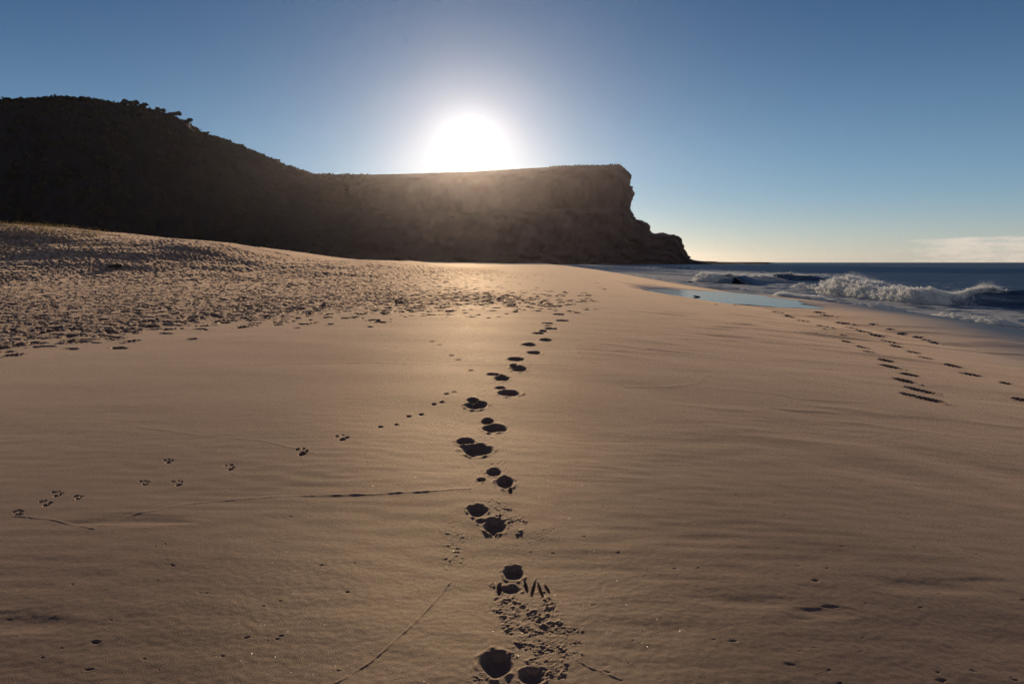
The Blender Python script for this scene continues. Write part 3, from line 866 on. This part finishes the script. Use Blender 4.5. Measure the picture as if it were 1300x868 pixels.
wave([(978, 378, 0.15, 0, 1), (987, 380, 0.55, 0, 1), (1003, 381.5, 0.4, 0.2, 1), (1030, 382.5, 0.3, 0, 1), (1040, 384, 0.7, 0, 1), (1062, 385, 0.2, 0, 1)],
     'splashing white roll with two peaks close to the sand', 'whitewater', 'wave', SG, seed=9, spray=[(985, 998, 400, .5, .2), (1034, 1046, 500, .5, .2)])
wave([(1045, 387, 0.16, 0, 1), (1085, 389.5, 0.26, 0, 1), (1130, 394, 0.30, 0, 1), (1165, 398, 0.20, 0, 1)],
     'thin line of foam lapping the sand below the largest breaker', 'whitewater', 'wave', SG, seed=10, stretch=0.8)
wave([(1172, 399, 0.15, 0, 1), (1185, 402, 0.30, 0, 1), (1230, 408, 0.32, 0, 1), (1265, 413, 0.28, 0, 1), (1300, 416, 0.18, 0, 1), (1345, 421, 0.15, 0, 1)],
     'lumpy foam edge nearest to the photographer at the right', 'whitewater', 'wave', SG, seed=11, stretch=0.8)
wave([(1250, 400, 0.1, 0, 1), (1270, 402, 0.28, 0, 1), (1290, 402, 0.22, 0, 1), (1310, 403, 0.1, 0, 1)],
     'short patch of foam between the largest breaker and the lumpy foam edge', 'whitewater', 'wave', SG, seed=13)
wave([(868, 364, 0.12, 0, 1), (900, 366, 0.3, 0, 1), (940, 369, 0.28, 0, 1), (975, 372.5, 0.12, 0, 1)],
     'foam roll between the tide pool and the curling breaker', 'whitewater', 'wave', SG, seed=14)

# ------------------------------------------------------------------ headland
OUT = [(-420, 150), (-300, 140), (-200, 138), (-100, 133), (0, 131), (40, 130), (80, 127), (115, 128), (150, 133), (165, 136), (200, 143), (225, 151), (240, 158),
       (255, 170), (285, 178), (305, 186), (325, 194), (350, 205), (365, 212), (385, 217), (392, 220.5), (430, 221.5), (480, 221.5), (540, 220), (600, 218),
       (650, 215), (690, 212.5), (707, 211), (740, 210), (770, 210), (775, 209), (786, 208.8), (789, 210.5), (794, 214.5), (799, 219), (802, 223), (801.0, 228), (799.5, 234),
       (802.5, 237), (803, 241), (807, 245.5), (805, 247.5), (802, 250), (803, 254), (799.3, 256.5), (800.5, 261), (799.8, 266), (804, 271), (806.2, 276), (807.5, 278.5), (812, 279.5),
       (818, 281), (823, 284), (826, 287), (825.3, 291), (826, 293.5), (829.5, 296), (833, 297.5), (836, 295.5), (842, 295.3), (847, 297), (851, 297.6),
       (855, 297.8), (860, 299.5), (866, 303.5), (866.2, 307), (867, 310.5), (868.5, 311.5), (869, 316), (872, 320.5), (873, 323.5), (877, 326), (876, 328), (880, 330), (886, 331),
       (893, 331.5), (899, 331.6), (908, 331.8), (912, 332.4), (930, 332.6), (955, 332.6), (975, 332.8), (986, 333.3)]
OUT = np.array(OUT, float)
ol = np.r_[0, np.cumsum(np.linalg.norm(np.diff(OUT, axis=0), axis=1))]
# finer steps where the cliff edge is
tt_, cur = [], 0.0
while cur < ol[-1]:
    tt_.append(cur)
    xx = np.interp(cur, ol, OUT[:, 0])
    cur += 2.2 if xx < 700 else 0.8
OX = np.interp(tt_, ol, OUT[:, 0]); OY = np.interp(tt_, ol, OUT[:, 1])
edge_k = sstep(740, 800, OX) * (1 - sstep(880, 900, OX))
OX = OX + edge_k * 1.7 * fbm(3, np.array(tt_) / 3.2, np.zeros(len(tt_)), 3)
OY = OY + (1 - sstep(870, 885, OX)) * 0.7 * fbm(5, np.array(tt_) / 7.0, np.zeros(len(tt_)) + 4.4, 3) * (0.35 + 0.65 * (1 - sstep(380, 420, OX)) + 0.4 * edge_k)
D0 = np.interp(OX, [-420, 0, 250, 420, 900, 990], [560, 600, 760, 1000, 1000, 1000])
WF = np.interp(OX, [-420, 250, 450, 700, 880], [0.42, 0.36, 0.24, 0.14, 0.10])
dirs = np.array([ray(x, y) for x, y in zip(OX, OY)]); dirs /= dirs[:, 1:2]
ts = np.r_[np.linspace(0, 1, 46), np.linspace(1.05, 1.8, 8)]
ringV = []
cl = sstep(350, 560, OX)
for t in ts:
    hill = np.where(t <= 1, sstep(-0.15, 1.0, t) * 0.98 + 0.02 * t, 1)
    cliff = np.interp(t, [0, 0.18, 0.32, 0.5, 0.62, 0.75, 0.86, 1.0], [0.0, 0.12, 0.28, 0.52, 0.58, 0.86, 0.95, 1.0])
    g = hill * (1 - cl) + cliff * cl
    Yj = D0 * (1 - WF * (1 - min(t, 1))) + (max(t, 1) - 1) * D0 * 0.35
    back = 1.0 if t <= 1 else max(0.0, 1 - (t - 1) / 0.8) ** 0.6
    n = fbm(7, OX / 30.0, np.full(len(OX), t * 9.0), 4) * 0.022 * (1 - t ** 6 if t < 1 else 0)
    yy = Yj * (1 + n * (0.6 + 0.4 * cl))
    ux = dirs[:, 0] - (1 - min(t, 1)) * 0.022 * sstep(700, 800, OX) - (0.01 if t > 1 else 0) * sstep(700, 800, OX)
    e = dirs[:, 2] * D0
    z = SEA_Z - 0.6 + (CAM_Z + e - SEA_Z + 0.6) * g * back * (yy / D0 if t <= 1 else 1)
    z = np.where(t == 1, CAM_Z + e, z)
    ringV.append(np.stack([ux * yy, yy, z], -1))
HV = np.array(ringV)
HF = grid_faces(len(ts), len(OX)).reshape(-1, 4)
# split in the bush-covered hill and the sandstone cliff
isrock = (np.broadcast_to(OX[None, :-1], (len(ts) - 1, len(OX) - 1)) > 392).ravel()
HN = normals_of(HV[..., 0], HV[..., 1], HV[..., 2]).reshape(-1, 3)
for nm, lab, k, mt in (('headland', 'dark sandstone headland with a flat top and a stepped cliff end over the sea', isrock, HEAD),
                       ('hill', 'dark bush-covered hill sloping down to the cliff from the left', ~isrock, HEAD)):
    used, F = sub_mesh(HF, k)
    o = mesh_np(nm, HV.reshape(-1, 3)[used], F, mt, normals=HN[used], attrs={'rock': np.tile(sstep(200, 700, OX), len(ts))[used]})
    tag(o, lab, nm, kind='structure')


# bush on the ridge and slope: many small leaf clumps
def leaf_clumps(centers, radii, per, size):
    n = len(centers)
    c = np.repeat(centers, per, 0); r = np.repeat(radii, per)[:, None]
    d = RNG.normal(size=(n * per, 3)); d /= np.linalg.norm(d, axis=1, keepdims=True)
    p = c + d * r * (RNG.uniform(0.35, 1.0, (n * per, 1))) * np.array([1.15, 1.15, 0.75])
    a = RNG.normal(size=(n * per, 3)); a /= np.linalg.norm(a, axis=1, keepdims=True)
    b = np.cross(a, RNG.normal(size=(n * per, 3))); b /= np.linalg.norm(b, axis=1, keepdims=True)
    s = (np.asarray(size) * RNG.uniform(0.6, 1.4, (n * per, 1)))
    a = a * s; b = b * s
    Vq = np.stack([p - a - b * .5, p + a - b * .5, p + a * .7 + b, p - a * .7 + b], 1).reshape(-1, 3)
    return Vq, np.arange(len(Vq)).reshape(-1, 4)


ridge_i = np.where(OX < 470)[0]
R1 = HV[45]
cs, rs = [], []
for i in ridge_i:
    for _ in range(4 if OX[i] < 392 else 1):
        p = R1[i] + np.array([random.gauss(0, 1.5), random.uniform(-14, 6), 0])
        r = (random.uniform(1.0, 2.8) if random.random() < .85 else random.uniform(2.8, 4.6)) * (1 if OX[i] < 392 else 0.4)
        cs.append(p + np.array([0, 0, -0.4 * r])); rs.append(r)
for i in np.where((OX > 690) & (OX < 790))[0][::3]:
    cs.append(R1[i] + np.array([0, random.uniform(-8, 0), -0.2])); rs.append(random.uniform(0.5, 1.2))
for _ in range(1400):
    j = random.randrange(6, 45); i = random.choice(ridge_i)
    cs.append(HV[j, i]); rs.append(random.uniform(1.5, 4.5))
Vq, Fq = leaf_clumps(np.array(cs), np.array(rs), 60, np.repeat(0.32 * np.array(rs) ** 0.8, 60)[:, None])
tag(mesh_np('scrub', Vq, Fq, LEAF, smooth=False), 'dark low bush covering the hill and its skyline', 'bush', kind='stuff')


def ridge_tree(px_, h, label, lean=0.0, spread=1.0):
    i = int(np.argmin(np.abs(OX - px_)))
    b = R1[i]
    root = bpy.data.objects.new('tree', None); COL.objects.link(root); root.location = b
    tag(root, label, 'tree', 'trees on the skyline of the hill')
    h = h * 1.25
    segs = [((0, 0, -1.5), (lean * h * .15, 0, h * .14), 0.06 * h, 0.035 * h)]
    top = np.array(segs[0][1])
    tips = []
    for k in range(4):
        an = k * 1.7 + px_
        e = top + np.array([math.cos(an) * .42 * h * spread + lean * h * .3, math.sin(an) * .2 * h, h * random.uniform(.16, .34)])
        segs.append((tuple(top - np.array([0, 0, .1 * h])), tuple(e), 0.03 * h, 0.012 * h)); tips.append(e)
    VV, FF = [], []
    for a, bb, ra, rb in segs:
        a, bb = np.array(a), np.array(bb); k0 = len(VV)
        for q_ in range(7):
            an = q_ * 2 * math.pi / 7
            o_ = np.array([math.cos(an), math.sin(an), 0])
            VV.append(a + o_ * ra)
        for q_ in range(7):
            an = q_ * 2 * math.pi / 7
            VV.append(bb + np.array([math.cos(an), math.sin(an), 0]) * rb)
        for q_ in range(7):
            FF.append((k0 + q_, k0 + (q_ + 1) % 7, k0 + 7 + (q_ + 1) % 7, k0 + 7 + q_))
    mesh_np('trunk', np.array(VV), np.array(FF), BARK, parent=root)
    cc = [t_ + np.array([random.gauss(0, .05 * h), random.gauss(0, .08 * h), random.uniform(-.02, .08) * h]) for t_ in tips for _ in range(2)]
    Vc, Fc = leaf_clumps(np.array(cc), np.full(len(cc), .24 * h), 110, 0.06 * h)
    mesh_np('crown', Vc, Fc, LEAF, smooth=False, parent=root)


ridge_tree(166, 8.5, 'flat-topped tree standing clear of the skyline right of the summit', -0.2, 1.5)
ridge_tree(176, 7.5, 'leaning tree with a bushy top beside the flat-topped one', 0.25, 1.3)
ridge_tree(205, 6.5, 'round low tree on the skyline between the summit and the thin tree')
ridge_tree(222, 7.5, 'dense overhanging tree above the dip of the skyline', 0.25, 1.2)
ridge_tree(239, 6.5, 'thin pointed tree alone on the falling skyline', 0.1, 0.6)
ridge_tree(262, 4.5, 'small bushy tree below the thin pointed one')
ridge_tree(84, 4.5, 'low tree on the summit of the hill', 0.0, 1.3)
ridge_tree(45, 4.5, 'low tree left of the summit of the hill', 0.1, 1.2)
ridge_tree(305, 4.0, 'small tree halfway down the falling skyline', 0.1, 1.0)
ridge_tree(352, 4.5, 'last small tree before the cliff top begins', 0.0, 1.0)

# ------------------------------------------------------------------ dune grass
GV, GF = [], []
for _ in range(9000):
    y0 = random.uniform(52, 74)
    x0 = -random.triangular(30, 66, 56)
    if NZ[6](x0 / 5, y0 / 7) < -0.12 + 0.5 * (x0 > -38): continue
    ir = min(np.searchsorted(RY, y0), NR - 1); ic = min(max(np.searchsorted(RU, x0 / y0), 0), NC - 1)
    z0 = float(Z[ir, ic]) - 0.03
    an = random.uniform(0, 2 * math.pi); hb = random.uniform(0.18, 0.5); w = random.uniform(.006, .016)
    lx, ly = random.gauss(.1, .16), random.gauss(0, .14)
    k0 = len(GV)
    cx_, sx_ = math.cos(an) * w, math.sin(an) * w
    GV += [(x0 - cx_, y0 - sx_, z0), (x0 + cx_, y0 + sx_, z0), (x0 + lx * .4 + cx_ * .7, y0 + ly * .4 + sx_ * .7, z0 + hb * .6), (x0 + lx * .4 - cx_ * .7, y0 + ly * .4 - sx_ * .7, z0 + hb * .6),
           (x0 + lx, y0 + ly, z0 + hb), (x0 + lx + .002, y0 + ly, z0 + hb)]
    GF += [(k0, k0 + 1, k0 + 2, k0 + 3), (k0 + 3, k0 + 2, k0 + 5, k0 + 4)]
tag(mesh_np('dune_grass', np.array(GV), np.array(GF), GRASS, smooth=False), 'dry yellow grass on the crest of the dune', 'grass', kind='stuff')


# ------------------------------------------------------------------ bits lying on the sand
def ground_z(x0, y0):
    ir = min(np.searchsorted(RY, y0), NR - 1); ic = min(max(np.searchsorted(RU, x0 / y0), 0), NC - 1)
    return float(Z[ir, ic])


def tube(path, rad, nseg=10, wob=0.2, seed=0):
    path = np.array(path, float); VV, FF = [], []
    n = len(path)
    for k, (p, r) in enumerate(zip(path, rad)):
        t = path[min(k + 1, n - 1)] - path[max(k - 1, 0)]; t /= np.linalg.norm(t)
        a = np.cross(t, [0, 0, 1.0]); a /= np.linalg.norm(a) + 1e-9; b = np.cross(a, t)
        for q_ in range(nseg):
            an = 2 * math.pi * q_ / nseg
            rr = r * (1 + wob * float(NZ[(seed) % 24](np.array([q_ * .7 + k * .31]), np.array([k * .6]))[0]))
            VV.append(p + (a * math.cos(an) + b * math.sin(an)) * rr)
    for k in range(n - 1):
        for q_ in range(nseg):
            FF.append((k * nseg + q_, k * nseg + (q_ + 1) % nseg, (k + 1) * nseg + (q_ + 1) % nseg, (k + 1) * nseg + q_))
    return VV, FF


def join_tubes(name, tubes, mat, label, cat, group=None):
    VV, FF = [], []
    for v, f in tubes:
        k0 = len(VV); VV += list(v); FF += [tuple(i + k0 for i in q_) for q_ in f]
    return tag(mesh_np(name, np.array(VV), np.array(FF), mat), label, cat, group)


g = px2g(147, 340); z0 = ground_z(*g); r0 = g[1] / FPX
p0 = np.array([g[0], g[1], z0])
join_tubes('driftwood', [
    tube([p0 + np.array(v) * r0 for v in ((-9, 0, 0.5), (-6, 0, 1.6), (-2, 0, 2.4), (3, 0, 2.6), (6.5, 0, 2.2), (7.5, 0, 1.6))], [r0 * k for k in (.4, 1.3, 2.2, 2.8, 2.4, .8)]),
    tube([p0 + np.array(v) * r0 for v in ((-4, 0, 2.0), (-8, .5, 1.2), (-14, 1, 0.4))], [r0 * k for k in (1.2, .9, .3)], seed=3)],
    WOOD, 'dark lump of driftwood lying on the trampled sand below the dune', 'driftwood')
g = px2g(884, 378.5); z0 = max(ground_z(*g), POOLZ); r0 = g[1] / FPX
p0 = np.array([g[0], g[1], z0])
tb = []
for k in range(5):
    a0 = random.uniform(-.3, .3)
    pts_ = [p0 + np.array([(-4 + 2.2 * j + random.gauss(0, .3)) * r0, (a0 + .3 * j * random.uniform(-1, 1)) * r0 * 2, (1.25 - .26 * j + .25 * math.sin(j + k)) * r0]) for j in range(5)]
    tb.append(tube(pts_, [r0 * v for v in (.35, .7, .65, .5, .2)], 8, 0.4, k))
join_tubes('seaweed', tb, WEED, 'dark clump of seaweed at the near edge of the tide pool', 'seaweed')
g = px2g(876, 359.8); z0 = max(ground_z(*g), SEA_Z + 0.05); r0 = g[1] / FPX
p0 = np.array([g[0], g[1], z0])
join_tubes('seaweed', [tube([p0 + np.array([(-4 + 2 * j) * r0, 0.2 * j * r0, (.5 + .3 * math.sin(j * 1.4 + k)) * r0]) for j in range(5)], [r0 * v for v in (.2, .6, .8, .6, .2)], 8, .4, k) for k in range(1)],
           WEED, 'dark clump of seaweed at the water line beyond the tide pool', 'seaweed')
for x, y, lab in ((909, 387, 'dark bit of weed on the sand below the tide pool'), (933, 388, 'dark bit of weed right of the tide pool edge')):
    g = px2g(x, y); z0 = ground_z(*g); r0 = g[1] / FPX; p0 = np.array([g[0], g[1], z0])
    join_tubes('seaweed', [tube([p0 + np.array([(-1.6 + .8 * j + 1 * k) * r0, .2 * k, (.35 + .2 * math.sin(j * 2 + k)) * r0]) for j in range(5)], [r0 * v for v in (.15, .4, .5, .4, .15)], 7, .4, k) for k in range(1)],
               WEED, lab, 'seaweed')

# ------------------------------------------------------------------ light
sd = ray(*SUN_PX); sd = sd / np.linalg.norm(sd)
SUN = Vector(sd)
elev = math.asin(sd[2]); azim = math.atan2(sd[0], sd[1])
sl = bpy.data.lights.new('sun_light', 'SUN')
sl.energy = 4.4; sl.angle = math.radians(0.5); sl.color = (1.0, 0.79, 0.55)
so = bpy.data.objects.new('sun_light', sl); COL.objects.link(so)
so.rotation_euler = SUN.to_track_quat('Z', 'Y').to_euler()
so.location = (0, -5, 60)

# the sun itself: a glowing ball far beyond the air of the bay
sm = material('sun_glow'); nt, N = nodes(sm)
so_ = N('ShaderNodeOutputMaterial'); em = N('ShaderNodeEmission'); tr = N('ShaderNodeBsdfTransparent'); ad0 = N('ShaderNodeAddShader')
em.inputs['Color'].default_value = (1.0, 0.97, 0.92, 1); em.inputs['Strength'].default_value = 4.0
nt.links.new(em.outputs[0], ad0.inputs[0]); nt.links.new(tr.outputs[0], ad0.inputs[1]); nt.links.new(ad0.outputs[0], so_.inputs['Surface'])
th, ph = np.linspace(0, np.pi, 25), np.linspace(0, 2 * np.pi, 49)
TH, PH = np.meshgrid(th, ph, indexing='ij')
sv = 1300.0 * np.stack([np.sin(TH) * np.cos(PH), np.sin(TH) * np.sin(PH), np.cos(TH)], -1)
tag(mesh_np('sun', sv.reshape(-1, 3), grid_faces(25, 49).reshape(-1, 4), sm, loc=tuple(sd * 130000.0)), 'white glowing sun just above the flat top of the cliff', 'sun')

w = bpy.data.worlds.new('World'); scene.world = w; w.use_nodes = True
nt = w.node_tree; nt.nodes.clear(); N = nt.nodes.new; L = nt.links.new
wo = N('ShaderNodeOutputWorld'); bg = N('ShaderNodeBackground'); sky = N('ShaderNodeTexSky')
sky.sky_type = 'NISHITA'; sky.sun_disc = False
sky.sun_elevation = elev; sky.sun_rotation = azim
sky.air_density = 1.0; sky.dust_density = 0.25; sky.ozone_density = 5.5
bg.inputs['Strength'].default_value = 0.055
tc = N('ShaderNodeTexCoord')
# a low bank of cloud on the horizon at the right
sepx = N('ShaderNodeSeparateXYZ'); L(tc.outputs['Generated'], sepx.inputs[0])
at = N('ShaderNodeMath'); at.operation = 'ARCTAN2'; L(sepx.outputs[0], at.inputs[0]); L(sepx.outputs[1], at.inputs[1])
cv = N('ShaderNodeCombineXYZ')
m1 = N('ShaderNodeMath'); m1.operation = 'MULTIPLY'; m1.inputs[1].default_value = 26.0; L(at.outputs[0], m1.inputs[0])
m2 = N('ShaderNodeMath'); m2.operation = 'MULTIPLY'; m2.inputs[1].default_value = 110.0; L(sepx.outputs[2], m2.inputs[0])
L(m1.outputs[0], cv.inputs[0]); L(m2.outputs[0], cv.inputs[1])
cn = N('ShaderNodeTexNoise'); cn.inputs['Scale'].default_value = 1.0; cn.inputs['Detail'].default_value = 7; cn.inputs['Roughness'].default_value = .68
L(cv.outputs[0], cn.inputs['Vector'])
# height envelope of the bank: flat foot, uneven top
e1_ = N('ShaderNodeMapRange'); e1_.interpolation_type = 'SMOOTHSTEP'
for k_, v_ in zip(('From Min', 'From Max', 'To Min', 'To Max'), (0.038, 0.027, 0, 1)): e1_.inputs[k_].default_value = v_
L(sepx.outputs[2], e1_.inputs['Value'])
e3 = N('ShaderNodeMapRange'); e3.interpolation_type = 'SMOOTHSTEP'
for k_, v_ in zip(('From Min', 'From Max', 'To Min', 'To Max'), (0.34, 0.58, 0, 1)): e3.inputs[k_].default_value = v_
L(at.outputs[0], e3.inputs['Value'])
mm = N('ShaderNodeMath'); mm.operation = 'MULTIPLY'; L(e1_.outputs[0], mm.inputs[0]); L(e3.outputs[0], mm.inputs[1])
ad_ = N('ShaderNodeMath'); ad_.operation = 'ADD'; L(mm.outputs[0], ad_.inputs[0]); L(cn.outputs['Fac'], ad_.inputs[1])
cm = N('ShaderNodeMapRange'); cm.interpolation_type = 'SMOOTHSTEP'
for k_, v_ in zip(('From Min', 'From Max', 'To Min', 'To Max'), (1.22, 1.62, 0, 0.8)): cm.inputs[k_].default_value = v_
L(ad_.outputs[0], cm.inputs['Value'])
cmul = N('ShaderNodeMath'); cmul.operation = 'MULTIPLY'; L(cm.outputs[0], cmul.inputs[0]); L(mm.outputs[0], cmul.inputs[1])
mxs = N('ShaderNodeMix'); mxs.data_type = 'RGBA'; mxs.inputs['B'].default_value = (10.2, 8.2, 6.4, 1)
L(cmul.outputs[0], mxs.inputs['Factor']); L(sky.outputs[0], mxs.inputs['A'])
# the aureole of bright air around the sun
dt = N('ShaderNodeVectorMath'); dt.operation = 'DOT_PRODUCT'; dt.inputs[1].default_value = sd
L(tc.outputs['Generated'], dt.inputs[0])
ac = N('ShaderNodeMath'); ac.operation = 'ARCCOSINE'; L(dt.outputs['Value'], ac.inputs[0])
last = None
for amp_, wid in ((34.0, 0.017), (4.0, 0.055)):
    d1 = N('ShaderNodeMath'); d1.operation = 'DIVIDE'; d1.inputs[1].default_value = wid; L(ac.outputs[0], d1.inputs[0])
    d2 = N('ShaderNodeMath'); d2.operation = 'POWER'; d2.inputs[1].default_value = 1.0; L(d1.outputs[0], d2.inputs[0])
    d3 = N('ShaderNodeMath'); d3.operation = 'MULTIPLY'; d3.inputs[1].default_value = -1.0; L(d2.outputs[0], d3.inputs[0])
    d4 = N('ShaderNodeMath'); d4.operation = 'EXPONENT'; L(d3.outputs[0], d4.inputs[0])
    d5 = N('ShaderNodeMath'); d5.operation = 'MULTIPLY'; d5.inputs[1].default_value = amp_; L(d4.outputs[0], d5.inputs[0])
    if last is None: last = d5
    else:
        s_ = N('ShaderNodeMath'); s_.operation = 'ADD'; L(last.outputs[0], s_.inputs[0]); L(d5.outputs[0], s_.inputs[1]); last = s_
aur = N('ShaderNodeVectorMath'); aur.operation = 'SCALE'; aur.inputs[0].default_value = (1.0, 0.96, 0.90); L(last.outputs[0], aur.inputs['Scale'])
fin = N('ShaderNodeVectorMath'); fin.operation = 'ADD'; L(mxs.outputs['Result'], fin.inputs[0]); L(aur.outputs[0], fin.inputs[1])
hz1 = N('ShaderNodeMath'); hz1.operation = 'DIVIDE'; hz1.inputs[1].default_value = 0.20; L(sepx.outputs[2], hz1.inputs[0])
hz2 = N('ShaderNodeMath'); hz2.operation = 'POWER'; hz2.inputs[1].default_value = 2.0
hza = N('ShaderNodeMath'); hza.operation = 'ABSOLUTE'; L(hz1.outputs[0], hza.inputs[0]); L(hza.outputs[0], hz2.inputs[0])
hz3 = N('ShaderNodeMath'); hz3.operation = 'MULTIPLY'; hz3.inputs[1].default_value = -1.0; L(hz2.outputs[0], hz3.inputs[0])
hz4 = N('ShaderNodeMath'); hz4.operation = 'EXPONENT'; L(hz3.outputs[0], hz4.inputs[0])
hz5 = N('ShaderNodeVectorMath'); hz5.operation = 'SCALE'; hz5.inputs[0].default_value = (3.0, 4.3, 5.5); L(hz4.outputs[0], hz5.inputs['Scale'])
fin2 = N('ShaderNodeVectorMath'); fin2.operation = 'ADD'; L(fin.outputs[0], fin2.inputs[0]); L(hz5.outputs[0], fin2.inputs[1])
# glow added to the unseen sky behind the camera, to fill the shadows
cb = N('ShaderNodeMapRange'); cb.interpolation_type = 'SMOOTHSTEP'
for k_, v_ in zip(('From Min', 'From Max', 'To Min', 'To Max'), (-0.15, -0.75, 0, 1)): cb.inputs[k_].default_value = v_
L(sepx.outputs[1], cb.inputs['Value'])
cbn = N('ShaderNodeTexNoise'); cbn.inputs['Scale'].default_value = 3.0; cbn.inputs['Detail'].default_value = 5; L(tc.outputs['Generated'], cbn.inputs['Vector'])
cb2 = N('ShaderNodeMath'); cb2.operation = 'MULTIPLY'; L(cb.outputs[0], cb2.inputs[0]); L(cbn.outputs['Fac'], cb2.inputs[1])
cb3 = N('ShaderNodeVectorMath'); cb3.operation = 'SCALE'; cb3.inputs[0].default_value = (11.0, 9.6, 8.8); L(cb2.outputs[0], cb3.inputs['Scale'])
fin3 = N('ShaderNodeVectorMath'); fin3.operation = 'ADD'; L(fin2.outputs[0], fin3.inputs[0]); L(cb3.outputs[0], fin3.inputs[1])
# warm pale band low over the sea
wb1 = N('ShaderNodeMath'); wb1.operation = 'DIVIDE'; wb1.inputs[1].default_value = 0.055; L(hza.outputs[0], wb1.inputs[0])
wb1.inputs[1].default_value = 0.055 / 0.20
wb2 = N('ShaderNodeMath'); wb2.operation = 'MULTIPLY'; L(wb1.outputs[0], wb2.inputs[0]); L(wb1.outputs[0], wb2.inputs[1])
wb3 = N('ShaderNodeMath'); wb3.operation = 'MULTIPLY'; wb3.inputs[1].default_value = -1.0; L(wb2.outputs[0], wb3.inputs[0])
wb4 = N('ShaderNodeMath'); wb4.operation = 'EXPONENT'; L(wb3.outputs[0], wb4.inputs[0])
wb5 = N('ShaderNodeVectorMath'); wb5.operation = 'SCALE'; wb5.inputs[0].default_value = (3.6, 2.0, 0.2); L(wb4.outputs[0], wb5.inputs['Scale'])
fin4 = N('ShaderNodeVectorMath'); fin4.operation = 'ADD'; L(fin3.outputs[0], fin4.inputs[0]); L(wb5.outputs[0], fin4.inputs[1])
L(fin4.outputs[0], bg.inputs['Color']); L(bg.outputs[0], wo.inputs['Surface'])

# ------------------------------------------------------------------ haze: one closed box of air
zb, zt = SEA_Z - 7.0, float(HV[..., 2].max()) + 12.0
x0, x1, y0, y1 = -16000, 16000, -2000, 15000
x0, x1 = -75000, 75000
HVV = [(x0, y0, zb), (x1, y0, zb), (x1, y1, zb), (x0, y1, zb), (x0, y0, zt), (x1, y0, zt), (x1, y1, zt), (x0, y1, zt)]
HFF = [(0, 3, 2, 1), (4, 5, 6, 7), (0, 1, 5, 4), (1, 2, 6, 5), (2, 3, 7, 6), (3, 0, 4, 7)]
hm = material('haze'); nt, N = nodes(hm)
ho = N('ShaderNodeOutputMaterial'); pv = N('ShaderNodeVolumePrincipled')
pv.inputs['Color'].default_value = (1.0, 0.91, 0.90, 1)
pv.inputs['Density'].default_value = 1.45e-5
pv.inputs['Anisotropy'].default_value = 0.89
nt.links.new(pv.outputs[0], ho.inputs['Volume'])
tag(mesh_np('haze', np.array(HVV), np.array(HFF), hm, smooth=False), 'thin bright sea haze in the air over the beach', 'haze', kind='stuff')

# ------------------------------------------------------------------ camera and view
cam = bpy.data.cameras.new('camera'); co = bpy.data.objects.new('camera', cam); COL.objects.link(co)
cam.sensor_width = 36; cam.lens = FPX / 1300 * 36
cam.clip_end = 300000; cam.clip_start = 0.05
co.location = (0, 0, CAM_Z); co.rotation_euler = (math.pi / 2 - PITCH, 0, 0)
scene.camera = co
scene.view_settings.view_transform = 'Standard'
scene.view_settings.look = 'None'
scene.view_settings.exposure = -0.15
scene.view_settings.gamma = 1
scene.cycles.max_bounces = 6
scene.cycles.volume_bounces = 0
scene.cycles.use_denoising = True
scene.cycles.denoiser = 'OPENIMAGEDENOISE'
scene.cycles.denoising_input_passes = 'RGB_ALBEDO_NORMAL'
scene.cycles.denoising_prefilter = 'NONE'
